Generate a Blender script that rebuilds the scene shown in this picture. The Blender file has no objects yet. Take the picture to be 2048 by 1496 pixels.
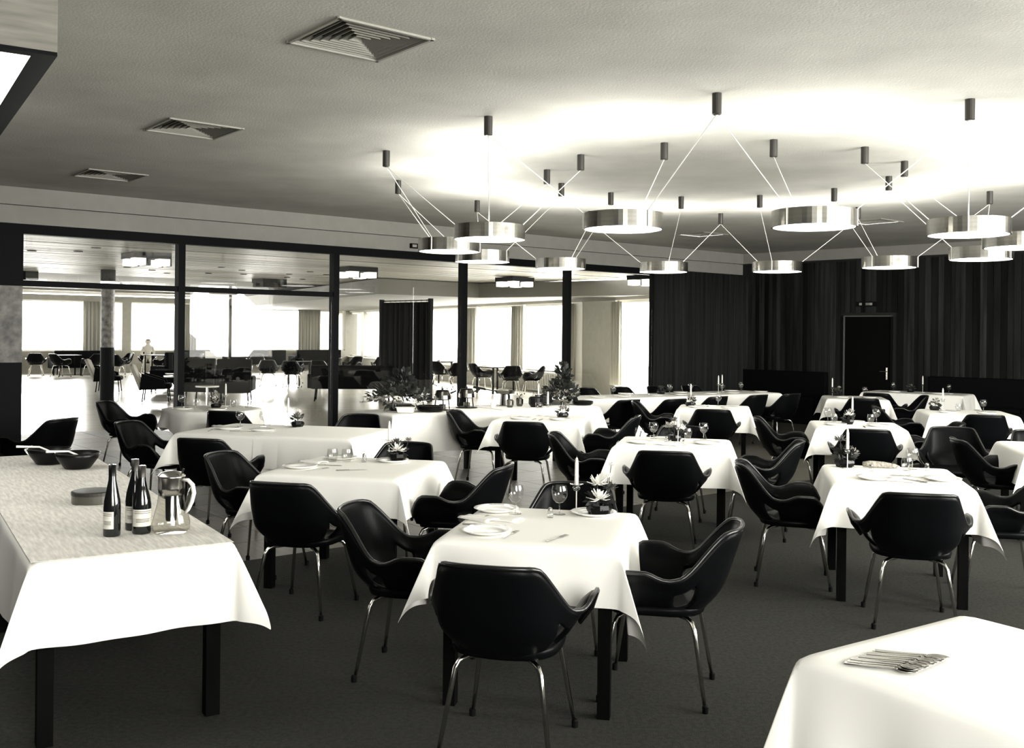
import bpy, bmesh, math, random
from mathutils import Vector, Matrix
random.seed(7)
PI = math.pi
C = bpy.context.scene.collection
sc = bpy.context.scene
rad = math.radians

# ------------------------------------------------------------------ camera, world, lights, exposure
cam = bpy.data.objects.new('camera', bpy.data.cameras.new('camera'))
C.objects.link(cam)
cam.matrix_world = Matrix.Translation((0, 0, 1.66)) @ Matrix.Rotation(PI/2, 4, 'X') @ Matrix.Rotation(rad(0.6), 4, 'Z')
cam.data.sensor_width = 36.0
cam.data.lens = 2000/2048*36.0
cam.data.shift_y = -81/2048
cam.data.clip_start = 0.02
cam.data.clip_end = 300
sc.camera = cam
vs = sc.view_settings
vs.view_transform = 'Standard'; vs.look = 'None'; vs.gamma = 1.0; vs.use_curve_mapping = False
vs.exposure = 1.0
sc.cycles.use_denoising = True
sc.cycles.max_bounces = 8
sc.cycles.diffuse_bounces = 4
sc.cycles.transparent_max_bounces = 16
sc.cycles.caustics_reflective = False
sc.cycles.caustics_refractive = False
sc.cycles.sample_clamp_indirect = 6.0
W = bpy.data.worlds.new('sky'); sc.world = W; W.use_nodes = True
W.node_tree.nodes['Background'].inputs[0].default_value = (1.0, 0.99, 0.95, 1)
W.node_tree.nodes['Background'].inputs[1].default_value = 4.0

# axes of the room: G runs along the glass wall, B along the back wall
G0 = Vector((-6.15, 11.97)); K = Vector((4.65, 20.75))
GD = (K-G0).normalized(); GN = Vector((-GD.y, GD.x))          # GN points out of the room, into the lounge
BD = Vector((8.54-4.65, 16.85-20.75)).normalized()
GA = math.atan2(GD.y, GD.x); BA = math.atan2(BD.y, BD.x)
WN = 13.06                                                    # GN distance of the glass wall from the camera
RN = -1.3                                                     # GN distance of the window wall behind the camera
def gp(m, n): return GD*m + GN*n                              # plan point from room coordinates
M0, CZ = -1.2, 3.35
MK = K.dot(GD)

def area(name, loc, target, sx, sy, power, col=(1, .985, .95)):
    l = bpy.data.lights.new(name, 'AREA'); l.shape = 'RECTANGLE'; l.size = sx; l.size_y = sy
    l.energy = power; l.color = col
    o = bpy.data.objects.new(name, l); C.objects.link(o); o.location = loc
    o.rotation_euler = (Vector(target)-Vector(loc)).to_track_quat('-Z', 'Z').to_euler()
    o['kind'] = 'helper'
    return o
# daylight outside the window band behind the camera (four unseen windows, the first one added) and outside the lounge windows
WIN_M = [(-.9, 2.0), (4.5, 7.0), (7.6, 10.1), (10.7, 13.2)]  # first opening is added to light the right foreground cloth from the left
for a, b in WIN_M:
    p = gp((a+b)/2, RN-0.5); q = gp((a+b)/2, RN+3)
    area('window_daylight', (p.x, p.y, 1.95), (q.x, q.y, 1.75), b-a, 1.9, {0: 170, 1: 270}.get(WIN_M.index((a, b)), 380))
LF = Vector((-17.09, 37.02)); LFD = GD.copy()                 # far lounge wall
LR = Vector((4.75, 20.75)); LRD = Vector((-.446, .895)).normalized()   # right lounge wall
LRN = Vector((LRD.y, -LRD.x))                                 # outwards
for t in (0.0, 4.0, 8.6):
    p = LF+LFD*t+GN*0.8; q = p-GN*4
    area('lounge_daylight', (p.x, p.y, 1.9), (q.x, q.y, 1.2), 3.4, 2.0, 560)
for t in (4.0, 8.8, 12.4, 16.0):
    p = LR+LRD*t+LRN*0.8; q = p-LRN*4
    area('lounge_daylight', (p.x, p.y, 1.6), (q.x, q.y, 1.0), 2.6, 2.0, 400)

# ------------------------------------------------------------------ materials
MATS = {}
def mat(name, col, rough=.5, metal=0.0, spec=.5, var=0.0, scale=(6, 6, 6), bump=0.0, bscale=None, rnd=0.0, emit=None, coat=0.0, detail=4):
    m = bpy.data.materials.new(name); m.use_nodes = True; nt = m.node_tree; N = nt.nodes; L = nt.links
    b = N['Principled BSDF']
    b.inputs['Base Color'].default_value = (*col, 1); b.inputs['Roughness'].default_value = rough
    b.inputs['Metallic'].default_value = metal; b.inputs['Specular IOR Level'].default_value = spec
    b.inputs['Coat Weight'].default_value = coat
    if emit:
        b.inputs['Emission Color'].default_value = (*emit[:3], 1); b.inputs['Emission Strength'].default_value = emit[3]
    def noise(s):
        tc = N.new('ShaderNodeTexCoord'); mp = N.new('ShaderNodeMapping'); mp.inputs['Scale'].default_value = s
        nz = N.new('ShaderNodeTexNoise'); nz.inputs['Detail'].default_value = detail; nz.inputs['Scale'].default_value = 1.0
        L.new(tc.outputs['Object'], mp.inputs[0]); L.new(mp.outputs[0], nz.inputs['Vector'])
        return nz
    last = None
    if var or rnd:
        hsv = N.new('ShaderNodeHueSaturation'); hsv.inputs['Color'].default_value = (*col, 1)
        val = None
        if var:
            nz = noise(scale); mr = N.new('ShaderNodeMapRange')
            mr.inputs[1].default_value = .3; mr.inputs[2].default_value = .7
            mr.inputs[3].default_value = 1-var; mr.inputs[4].default_value = 1+var
            L.new(nz.outputs['Fac'], mr.inputs[0]); val = mr.outputs[0]
        if rnd:
            oi = N.new('ShaderNodeObjectInfo'); mr2 = N.new('ShaderNodeMapRange')
            mr2.inputs[3].default_value = 1-rnd; mr2.inputs[4].default_value = 1+rnd
            L.new(oi.outputs['Random'], mr2.inputs[0])
            if val:
                mu = N.new('ShaderNodeMath'); mu.operation = 'MULTIPLY'
                L.new(val, mu.inputs[0]); L.new(mr2.outputs[0], mu.inputs[1]); val = mu.outputs[0]
            else: val = mr2.outputs[0]
        L.new(val, hsv.inputs['Value']); L.new(hsv.outputs[0], b.inputs['Base Color'])
    if bump:
        nb = noise(bscale or scale); bm_ = N.new('ShaderNodeBump'); bm_.inputs['Strength'].default_value = bump
        bm_.inputs['Distance'].default_value = .01
        L.new(nb.outputs['Fac'], bm_.inputs['Height']); L.new(bm_.outputs[0], b.inputs['Normal'])
    MATS[name] = m
    return m
def glass(name, tint=(1, 1, 1), rough=0.02, ior=1.5, opac=0.0, col=(.1, .1, .1)):
    m = bpy.data.materials.new(name); m.use_nodes = True; nt = m.node_tree; N = nt.nodes; L = nt.links
    N.remove(N['Principled BSDF']); out = N['Material Output']
    tr = N.new('ShaderNodeBsdfTransparent'); tr.inputs[0].default_value = (*tint, 1)
    gl = N.new('ShaderNodeBsdfGlossy'); gl.inputs['Roughness'].default_value = rough
    lw = N.new('ShaderNodeLayerWeight'); lw.inputs[0].default_value = .5
    pw = N.new('ShaderNodeMath'); pw.operation = 'POWER'; pw.inputs[1].default_value = 5.0; L.new(lw.outputs['Facing'], pw.inputs[0])
    f0 = ((ior-1)/(ior+1))**2
    fr = N.new('ShaderNodeMath'); fr.operation = 'MULTIPLY_ADD'; fr.inputs[1].default_value = 1-f0; fr.inputs[2].default_value = f0; L.new(pw.outputs[0], fr.inputs[0])
    mx = N.new('ShaderNodeMixShader'); L.new(fr.outputs[0], mx.inputs[0]); L.new(tr.outputs[0], mx.inputs[1]); L.new(gl.outputs[0], mx.inputs[2])
    res = mx
    L.new(res.outputs[0], out.inputs[0]); MATS[name] = m
    return m
mat('plaster', (.52, .515, .47), .9, var=.10, scale=(1.5, 1.5, 1.5), bump=.25, bscale=(60, 60, 60))
mat('cornice', (.27, .265, .24), .7, var=.05)
mat('carpet', (.034, .034, .0305), 1, spec=.05, var=.22, scale=(45, 45, 45), bump=.6, bscale=(220, 220, 220))
mat('oak', (.105, .098, .082), .45, spec=.35, var=.28, scale=(3, 26, 3), rnd=.35, bump=.05)
mat('oak_base', (.09, .085, .07), .4, var=.2, scale=(2, 20, 2))
mat('lounge_floor', (.50, .48, .42), .22, var=.12, scale=(1, 8, 1))
mat('black_paint', (.005, .0055, .006), .6, spec=.06)
mat('timber', (.014, .0145, .014), .5, spec=.12, var=.6, scale=(14, 14, .8), rnd=.85)
mat('timber_back', (.008, .008, .008), .8)
mat('curtain_dark', (.018, .019, .019), .9, spec=.08, var=.35, scale=(30, 30, .6))
mat('curtain_grey', (.32, .31, .27), .9, spec=.1, var=.15, scale=(20, 20, .6))
mat('shade_curtain', (.010, .010, .011), .9, spec=.15, var=.3, scale=(20, 20, .5))
mat('stone_reflection', (.11, .105, .09), .5, var=.85, scale=(9, 9, 9), detail=8)  # mottling serves as column stone and as tree reflections on the pier
mat('grey_wall', (.30, .29, .25), .9, var=.06)
mat('soffit', (.16, .155, .135), .8)
mat('plank_ceiling', (.40, .385, .33), .45, var=.22, scale=(.5, 14, 3), rnd=.38)
mat('white_wall', (.75, .74, .69), .8)
mat('cloth', (.84, .83, .785), .9, spec=.1, bump=.12, bscale=(7, 7, 7))
mat('cloth_damask', (.68, .66, .61), .8, spec=.15, var=.18, scale=(70, 9, 70), bump=.08, bscale=(60, 60, 60))
mat('leather', (.0022, .0024, .0028), .34, spec=.055, bump=.05, bscale=(90, 90, 90))
mat('piping', (.005, .005, .005), .3, spec=.5)
mat('chrome', (.62, .61, .58), .14, 1)
mat('brushed', (.46, .45, .415), .2, 1, var=.12, scale=(1, 1, 40))
mat('rubber', (.003, .003, .003), .6, spec=.08)
mat('dark_wood', (.0025, .0025, .0025), .5, spec=.035, var=.3, scale=(20, 20, 2))
mat('diffuser', (.9, .89, .85), .6, emit=(1, .98, .92, 5.0))
mat('uplight', (.9, .89, .85), .6, emit=(1, .98, .92, 11.5))
mat('panel_light', (.9, .89, .85), .6, emit=(1, .98, .92, 1.6))
mat('fixture_lit', (.9, .89, .85), .6, emit=(1, .98, .92, .6))
mat('canopy_metal', (.055, .053, .048), .35, .6)
mat('box_wood', (.17, .165, .14), .6, var=.3, scale=(3, 3, 30))
mat('vent_metal', (.30, .295, .26), .5)
mat('vent_dark', (.02, .021, .021), .8)
mat('china', (.82, .81, .77), .2, coat=.3)
mat('steel', (.45, .44, .41), .2, 1)
mat('candle_wax', (.86, .84, .78), .5)
mat('black_ceramic', (.004, .004, .004), .3, spec=.22)
mat('petal', (.85, .84, .79), .7)
mat('petal_grey', (.30, .29, .26), .7, rnd=.5)
mat('petal_dark', (.05, .05, .045), .7, rnd=.5)
mat('leaf', (.018, .02, .017), .6, rnd=.5)
mat('bottle_glass', (.005, .006, .006), .06, spec=.7)
mat('label_paper', (.62, .60, .54), .7, var=.25, scale=(2, 2, 110))
mat('label_ink', (.12, .115, .1), .8)
mat('grey_fabric', (.34, .325, .28), .9, var=.1)
mat('black_fabric', (.002, .002, .0025), .8, spec=.08)
mat('glare_shirt', (.48, .46, .40), .9); mat('skin', (.42, .38, .32), .7); mat('hair', (.10, .09, .08), .8)  # upper clothing kept pale to imitate window glare washing out the figure
mat('cigar', (.28, .26, .22), .8, var=.6, scale=(60, 60, 60))
mat('sign_face', (.35, .34, .31), .5)
mat('radiator', (.50, .48, .43), .5)
mat('door_black', (.0025, .0025, .0025), .6, spec=.05)
mat('door_trim', (.10, .10, .09), .5)
mat('tin_metal', (.16, .155, .14), .25, 1)
mat('pot_metal', (.13, .125, .115), .22, 1)
mat('brass', (.55, .53, .48), .25, 1)
glass('pane_glass', (.97, .97, .96), .0, 1.45)
glass('drink_glass', (.90, .90, .89), .02, 2.0)
glass('jug_glass', (.86, .85, .81), .05, 1.7)

# ------------------------------------------------------------------ mesh helpers
class MB:
    def __init__(s): s.v = []; s.f = []
    def add(s, v, f):
        n = len(s.v); s.v += [tuple(p) for p in v]; s.f += [tuple(i+n for i in q) for q in f]; return s
    def box(s, c, d, rz=0.0, taper=1.0):
        cs, sn = math.cos(rz), math.sin(rz); v = []
        for z in (-.5, .5):
            k = taper if z < 0 else 1.0
            for x, y in ((-.5, -.5), (.5, -.5), (.5, .5), (-.5, .5)):
                X, Y = x*d[0]*k, y*d[1]*k
                v.append((c[0]+X*cs-Y*sn, c[1]+X*sn+Y*cs, c[2]+z*d[2]))
        return s.add(v, [(3, 2, 1, 0), (4, 5, 6, 7), (0, 1, 5, 4), (1, 2, 6, 5), (2, 3, 7, 6), (3, 0, 4, 7)])
    def prism(s, pts, z0, z1):
        n = len(pts); v = [(p[0], p[1], z0) for p in pts]+[(p[0], p[1], z1) for p in pts]
        return s.add(v, [tuple(range(n-1, -1, -1)), tuple(range(n, 2*n))]+[(i, (i+1) % n, n+(i+1) % n, n+i) for i in range(n)])
    def tube(s, pts, r, n=8, caps=True):
        pts = [Vector(p) for p in pts]; rs = r if isinstance(r, (list, tuple)) else [r]*len(pts)
        v = []; f = []; up = None
        for i, p in enumerate(pts):
            d = (pts[min(i+1, len(pts)-1)]-pts[max(i-1, 0)]).normalized()
            if up is None: up = Vector((0, 0, 1)) if abs(d.z) < .9 else Vector((1, 0, 0))
            a = d.cross(up)
            if a.length < 1e-4: a = d.cross(Vector((0, 1, 0)))
            a.normalize(); b = a.cross(d).normalized(); up = b
            for k in range(n):
                t = 2*PI*k/n; v.append(p+(a*math.cos(t)+b*math.sin(t))*rs[i])
        for i in range(len(pts)-1):
            for k in range(n):
                k2 = (k+1) % n; f.append((i*n+k, i*n+k2, (i+1)*n+k2, (i+1)*n+k))
        if caps: f += [tuple(range(n-1, -1, -1)), tuple(range((len(pts)-1)*n, len(pts)*n))]
        return s.add(v, f)
    def lathe(s, prof, n=16, c=(0, 0, 0), caps=True):
        v = []; f = []
        for r, z in prof:
            for k in range(n):
                t = 2*PI*k/n; v.append((c[0]+r*math.cos(t), c[1]+r*math.sin(t), c[2]+z))
        for i in range(len(prof)-1):
            for k in range(n):
                k2 = (k+1) % n; f.append((i*n+k, i*n+k2, (i+1)*n+k2, (i+1)*n+k))
        if caps: f += [tuple(range(n-1, -1, -1)), tuple(range((len(prof)-1)*n, len(prof)*n))]
        return s.add(v, f)
    def grid(s, fn, nu, nv, skip=None):
        v = [fn(i/nu, j/nv) for j in range(nv+1) for i in range(nu+1)]; w = nu+1
        return s.add(v, [(j*w+i, j*w+i+1, (j+1)*w+i+1, (j+1)*w+i) for j in range(nv) for i in range(nu) if not (skip and skip(i, j))])
    def build(s, name, m, parent=None, smooth=False, bevel=0, solid=0, sub=0, loc=None, soff=0.0):
        me = bpy.data.meshes.new(name); me.from_pydata([tuple(p) for p in s.v], [], s.f)
        me.materials.append(MATS[m])
        bm = bmesh.new(); bm.from_mesh(me); bmesh.ops.recalc_face_normals(bm, faces=bm.faces); bm.to_mesh(me); bm.free()
        if smooth:
            for p in me.polygons: p.use_smooth = True
        me.update()
        o = bpy.data.objects.new(name, me); C.objects.link(o)
        if parent: o.parent = parent
        if loc: o.location = loc
        if solid:
            q = o.modifiers.new('solid', 'SOLIDIFY'); q.thickness = solid; q.offset = soff
        if bevel:
            q = o.modifiers.new('bevel', 'BEVEL'); q.width = bevel; q.segments = 2; q.limit_method = 'ANGLE'
        if sub:
            q = o.modifiers.new('sub', 'SUBSURF'); q.levels = sub; q.render_levels = sub
        return o
def tag(o, label, cat, group=None, kind=None):
    o['label'] = label; o['category'] = cat
    if group: o['group'] = group
    if kind: o['kind'] = kind
    return o
def thing(name, label, cat, loc=(0, 0, 0), rz=0.0, group=None):
    o = bpy.data.objects.new(name, None); C.objects.link(o); o.empty_display_size = .1
    o.location = loc; o.rotation_euler = (0, 0, rz)
    return tag(o, label, cat, group)
def dup(o, parent=None):
    c = o.copy(); C.objects.link(c)
    if parent: c.parent = parent
    for ch in KIDS.get(o.name, []): dup(ch, c)
    return c
KIDS = {}
def index_kids(o):
    KIDS[o.name] = [x for x in C.objects if x.parent == o]
    for x in KIDS[o.name]: index_kids(x)
def place(proto, loc, rz, label, group=None):
    if proto.get('used'):
        o = dup(proto)
    else:
        index_kids(proto); o = proto; proto['used'] = 1
        o = proto
    o.location = loc; o.rotation_euler = (0, 0, rz); o['label'] = label
    if group: o['group'] = group
    return o
def struct(o): o['kind'] = 'structure'; return o
def R2(x, y, a): return (x*math.cos(a)-y*math.sin(a), x*math.sin(a)+y*math.cos(a))

# ================================================================== SETTING
# --- ceiling of the dining room, with openings for the diffusers
VENTS = [(-.90, 5.79), (-2.69, 8.39), (-4.42, 10.95), (3.15, 16.7), (5.25, 14.6)]
VA, VH = GA, .30
corners = [gp(M0, RN), gp(MK+4.4, RN), K+BD*0, gp(M0, WN)]
far_end = K+BD*20.0
# intersection of back wall with window wall
tb = (RN-K.dot(GN))/BD.dot(GN); E1 = K+BD*tb
outer = [gp(M0, RN), E1, K, gp(M0, WN)]
def flat_with_holes(name, m, outer, holes, z):
    bm = bmesh.new(); es = []
    for lp in [outer]+holes:
        vs_ = [bm.verts.new((p[0], p[1], z)) for p in lp]
        es += [bm.edges.new((vs_[i], vs_[(i+1) % len(vs_)])) for i in range(len(vs_))]
    bmesh.ops.triangle_fill(bm, use_beauty=True, use_dissolve=False, edges=es)
    me = bpy.data.meshes.new(name); bm.to_mesh(me); bm.free(); me.materials.append(MATS[m])
    o = bpy.data.objects.new(name, me); C.objects.link(o); return struct(o)
def square(c, h, a): return [Vector(c)+Vector(R2(x*h, y*h, a)) for x, y in ((-1, -1), (1, -1), (1, 1), (-1, 1))]
flat_with_holes('ceiling', 'plaster', outer, [square(c, VH, VA) for c in VENTS], CZ)
MB().prism(outer, CZ+.5, CZ+.55).build('ceiling_slab', 'vent_dark')['kind'] = 'structure'
vent_words = ['nearest the light box, largest in view', 'second from the light box', 'third from the light box, in dark corner',
              'behind the lamp ring near the curtain', 'behind the lamp ring near the door']
for i, c in enumerate(VENTS):
    t = thing('ceiling_vent', 'square stepped ceiling air diffuser ' + vent_words[i], 'vent', (c[0], c[1], CZ), VA, 'square ceiling diffusers')
    fr = MB()
    for k in range(4): x, y = R2(0, -(VH+.0), k*PI/2); fr.box((x, y, -.006), (2*VH+.03, .02, .012), k*PI/2)
    fr.build('frame', 'vent_metal', t)
    hs = MB()
    for k in range(4): x, y = R2(0, -VH, k*PI/2); hs.box((x, y, .13), (2*VH, .01, .25), k*PI/2)
    hs.box((0, 0, .255), (2*VH, 2*VH, .01)); hs.build('housing', 'vent_dark', t)
    for q in range(7):
        h0 = VH-.012-q*.040; h1 = h0-.026
        mb = MB()
        for k in range(4):
            a = [R2(x, y, k*PI/2) for x, y in ((-h0, -h0), (h0, -h0), (h1, -h1), (-h1, -h1))]
            mb.add([(a[0][0], a[0][1], .002), (a[1][0], a[1][1], .002), (a[2][0], a[2][1], .036), (a[3][0], a[3][1], .036)], [(0, 1, 2, 3)])
        mb.build('louvre', 'vent_metal', t, solid=.004)

# --- floors
fl = MB(); fl.add([(p[0], p[1], 0) for p in (gp(M0, RN), gp(24, RN), gp(24, 6.8), gp(M0, 6.8))], [(0, 1, 2, 3)])
struct(fl.build('floor', 'carpet'))
fb = MB(); fb.add([(p[0], p[1], -.006) for p in (gp(M0-8, 6.8), gp(24, 6.8), gp(24, WN), gp(M0-8, WN))], [(0, 1, 2, 3)])
floor_wood = struct(fb.build('floor', 'oak_base'))
lf = MB(); lf.add([(p[0], p[1], -.006) for p in (gp(-16, WN), gp(24, WN), gp(24, 60), gp(-16, 60))], [(0, 1, 2, 3)])
floor_lounge = struct(lf.build('floor', 'lounge_floor'))
struct(MB().prism([gp(-16, 60), gp(-16, -20), gp(40, -20), gp(40, 60)], -.2, -.05).build('ground', 'oak_base'))
# parquet panels that the picture shows one by one
TS = .6
cells = []
for i in range(-8, 34):
    for j in range(0, 17):
        m_ = M0+(i+.5)*TS; n_ = 6.8+(j+.5)*TS; p = gp(m_, n_)
        if j >= 10 and (m_ > 6.2): continue
        if abs(p.x/p.y) < .54 and p.x < 1.6: cells.append((p.length, p, (i+j) % 2, n_))
cells.sort(key=lambda q: q[0])
pm = {}
for k in (0, 1):
    o = MB().box((0, 0, -.003), (TS-.006, TS-.006, .006)).build('parquet_panel', 'oak'); pm[k] = o.data; bpy.data.objects.remove(o)
for d, p, k, n_ in cells[:295]:
    o = bpy.data.objects.new('parquet_panel', pm[0]); C.objects.link(o)
    o.parent = floor_wood if n_ < WN else floor_lounge
    o.location = (p.x, p.y, 0); o.rotation_euler = (0, 0, GA+k*PI/2)

# --- glass wall: cornice above, posts, head, transom, sill, panes
def wall_box(name, m, m0, m1, n0, n1, z0, z1, parent=None):
    o = MB().prism([gp(m0, n0), gp(m1, n0), gp(m1, n1), gp(m0, n1)], z0, z1).build(name, m, parent); return o
m_of = lambda t: G0.dot(GD)+t
T = [m_of(q) for q in (.24, 2.18, 4.49, 6.84, 9.12, 11.35, 13.9)]
wl = struct(wall_box('wall_left', 'cornice', M0, MK, WN, WN+.25, 2.915, 3.6))
wall_box('cornice_board', 'cornice', M0, MK, WN-.05, WN, 2.915, 3.125, wl)
wall_box('cornice_board', 'cornice', M0, MK, WN-.09, WN, 3.135, 3.345, wl)
gw = struct(wall_box('trim_1', 'black_paint', M0, MK, WN-.02, WN+.12, 2.80, 2.915))
for t in T[1:]: wall_box('post', 'black_paint', t-.045, t+.045, WN-.02, WN+.12, 0, 2.80, gw)
wall_box('transom', 'black_paint', M0, T[2], WN, WN+.10, 2.17, 2.24, gw)
wall_box('sill_rail', 'black_paint', T[1], MK, WN, WN+.10, 0, .05, gw)
for i in range(6):
    z0 = .05
    spans = [(2.24, 2.80), (.05, 2.17)] if i == 1 else ([(2.24, 2.80)] if i == 0 else [(.05, 2.80)])
    for a, b in spans:
        wall_box('pane', 'pane_glass', T[i]+.045, T[i+1]-.045, WN+.045, WN+.053, a, b, gw)
pier = struct(wall_box('wall_pier', 'black_paint', M0, T[0], WN-.02, WN+.25, 2.24, 2.80))
wall_box('reflection_slab', 'stone_reflection', M0, T[0], WN, WN+.25, 1.25, 2.17, pier)  # mottled colour stands in for tree reflections in a glass pane
wall_box('lower_panel', 'black_paint', M0, T[0], WN, WN+.25, 0, 1.25, pier)

# --- back wall of dark vertical boards with door, corner curtain
BN = Vector((-BD.y, BD.x))                                     # outwards
if BN.dot(Vector((0, 1))) < 0: BN = -BN
def bp(t, n): return K+BD*t+BN*n
def bbox(name, m, t0, t1, n0, n1, z0, z1, parent=None, bevel=0):
    return MB().prism([bp(t0, n0), bp(t1, n0), bp(t1, n1), bp(t0, n1)], z0, z1).build(name, m, parent, bevel=bevel)
wb = struct(bbox('wall_back', 'timber_back', 0, tb, .03, .2, 0, 3.6))
D0, D1 = 2.37, 3.33
t = .0; k = 0
while t < 9.0:
    w = random.choice((.075, .09, .105, .12)); z0 = 0
    d = random.uniform(0, .014)
    if D0-.05 < t+w/2 < D1+.05: z0 = 2.12
    bbox('board', 'timber', t+.003, t+w-.003, -.004-d, .03, z0, 3.10, wb)
    t += w; k += 1
cb = struct(bbox('trim_2', 'cornice', 0, tb, -.06, .03, 3.14, 3.345))
door = struct(bbox('door_1', 'door_black', D0+.03, D1-.03, -.005, .03, .01, 2.045))
for a, b, c, d in ((D0+.008, D0+.03, 0, 2.065), (D1-.03, D1-.008, 0, 2.065), (D0+.008, D1-.008, 2.045, 2.065)):
    bbox('door_frame', 'door_trim' if c == 0 and a < 3 or c > 1 else 'black_paint', a, b, -.03, .03, c, d, door)
hp = bbox('handle_plate', 'brass', D1-.115, D1-.085, -.014, -.003, .88, 1.10, door)
a = bp(D1-.10, -.014); b = bp(D1-.10, -.055); c = bp(D1-.22, -.055)
MB().tube([(a.x, a.y, 1.03), (b.x, b.y, 1.03), (c.x, c.y, 1.03)], .009).build('lever', 'brass', hp)
s = bp(2.83, -.03)
t_ = thing('exit_sign', 'small dark sign box with pale lettering above black door', 'sign', (s.x, s.y, 2.28), BA)
MB().box((0, 0, 0), (.36, .05, .09)).build('sign_box', 'black_paint', t_)
for q, d_ in (((-.10, -.028, 0), (.05, .006, .045)), ((.04, -.028, .013), (.08, .006, .014)), ((.04, -.028, -.013), (.08, .006, .014)), ((.105, -.028, 0), (.05, .006, .045))): MB().box(q, d_).build('sign_mark', 'sign_face', t_)
s = gp(T[2]+1.35, WN-.06)
t_ = thing('wall_sign', 'small pale sign plate with dark border on left cornice', 'sign', (s.x, s.y, 3.0), GA)
MB().box((0, -.01, 0), (.2, .05, .075)).build('sign_box', 'black_paint', t_)
for q, d_ in (((-.04, -.038, 0), (.08, .006, .04)), ((.055, -.038, 0), (.05, .006, .04))): MB().box(q, d_).build('sign_mark', 'sign_face', t_)

def curtain(name, m, p0, p1, z0, z1, amp=.05, waves=10, n=None, parent=None):
    p0 = Vector(p0); p1 = Vector(p1); d = p1-p0; Lc = d.length; d.normalize(); nn = Vector((-d.y, d.x))
    ph = [random.uniform(0, 6.28) for _ in range(3)]
    def fn(u, v):
        a = amp*(.75*math.sin(2*PI*waves*u+ph[0])+.35*math.sin(2*PI*waves*2.3*u+ph[1])+.2*math.sin(2*PI*waves*.43*u+ph[2]))*(.7+.3*v)
        q = p0+d*(u*Lc)+nn*a
        return (q.x, q.y, z1+(z0-z1)*v)
    return MB().grid(fn, max(12, int(waves*9)), 3).build(name, m, parent, smooth=True, solid=.006)
p0 = gp(T[5]-.25, WN-.16); p1 = gp(MK-.05, WN-.16)
tag(curtain('curtain', 'curtain_dark', p0, p1, .03, 2.90, .06, 17), 'tall dark pleated curtain drawn across the corner of glass wall', 'curtain')

# --- window wall and end wall behind the camera
wr = struct(MB().prism([gp(M0, RN), gp(E1.dot(GD), RN), gp(E1.dot(GD), RN-.25), gp(M0, RN-.25)], 0, .9).build('wall_right', 'white_wall'))
for a, b in [(M0, WIN_M[0][0])]+[(WIN_M[i][1], WIN_M[i+1][0]) for i in range(3)]+[(WIN_M[3][1], E1.dot(GD))]:
    wall_box('wall_pier', 'white_wall', a, b, RN-.25, RN, .9, 2.95, wr)
wall_box('wall_head', 'white_wall', M0, E1.dot(GD), RN-.25, RN, 2.95, 3.6, wr)
for i, (a, b) in enumerate(WIN_M):  # first pane fills the opening added for its light
    w = struct(wall_box('window_%d' % (i+1), 'pane_glass', a, b, RN-.14, RN-.13, .9, 2.95))
    wall_box('mullion', 'black_paint', (a+b)/2-.03, (a+b)/2+.03, RN-.18, RN-.10, .9, 2.95, w)
struct(MB().prism([gp(M0, RN-.25), gp(M0, WN+.25), gp(M0-.25, WN+.25), gp(M0-.25, RN-.25)], 0, 3.6).build('wall_end', 'timber_back'))

# --- light box hanging at upper left
LBA = rad(33)
t = thing('light_box', 'wood-faced hanging light box with bright panel at upper left', 'light box', (-1.83, 4.0, 2.75), LBA)
def lb(x0, x1, y0, y1, z0, z1, n, m): MB().box(((x0+x1)/2, (y0+y1)/2, (z0+z1)/2), (x1-x0, y1-y0, z1-z0)).build(n, m, t)
lb(-1.4, 0, 0, .03, .015, .6, 'front_board', 'box_wood'); lb(-.03, 0, .03, 3.6, .015, .6, 'side_board', 'box_wood')
lb(-1.4, 0, 0, .06, 0, .015, 'bottom_rail', 'black_paint'); lb(-.09, 0, .06, 3.6, 0, .015, 'bottom_rail', 'black_paint')
lb(-1.4, -.09, .06, 3.6, .0, .02, 'light_panel', 'panel_light'); lb(-1.4, -1.37, .03, 3.6, .015, .6, 'side_board', 'box_wood')

# ================================================================== LOUNGE shell
NB = 25.6
lc = struct(wall_box('ceiling', 'soffit', -16, 17, WN+.12, NB, 3.03, 3.1))
n_ = WN+.13; pl = None
while n_ < NB-.05:
    if pl is None:
        o = MB().box((0, 0, 0), (31, .185, .02)).build('ceiling_plank', 'plank_ceiling', lc); pl = o.data
    else:
        o = bpy.data.objects.new('ceiling_plank', pl); C.objects.link(o); o.parent = lc
    q = gp(1.4, n_+.1); o.location = (q.x, q.y, 3.01+random.uniform(-.003, .003)); o.rotation_euler = (0, 0, GA)
    n_ += .2
struct(wall_box('beam', 'black_paint', -16, 6.2, NB-.25, NB, 2.80, 3.1))
struct(wall_box('ceiling', 'soffit', -16, 20, NB, 45, 3.16, 3.2))
sf = gp(4.6, 19.7)
tq = lambda p: p
sof = [Vector((-3.3, 24.6)), Vector((-3.3, 24.6))+GD*4.35, LR+LRD*1.6, LR+LRD*32, Vector((-3.3, 24.6))+LRD*21]
sof[1] = LR+LRD*0.4+GD*0
struct(MB().prism([sof[0], sof[0]+GD*3.1, LR+LRD*3.2, LR+LRD*30, sof[0]+LRD*22], 2.60, 2.98).build('soffit', 'soffit'))
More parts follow.
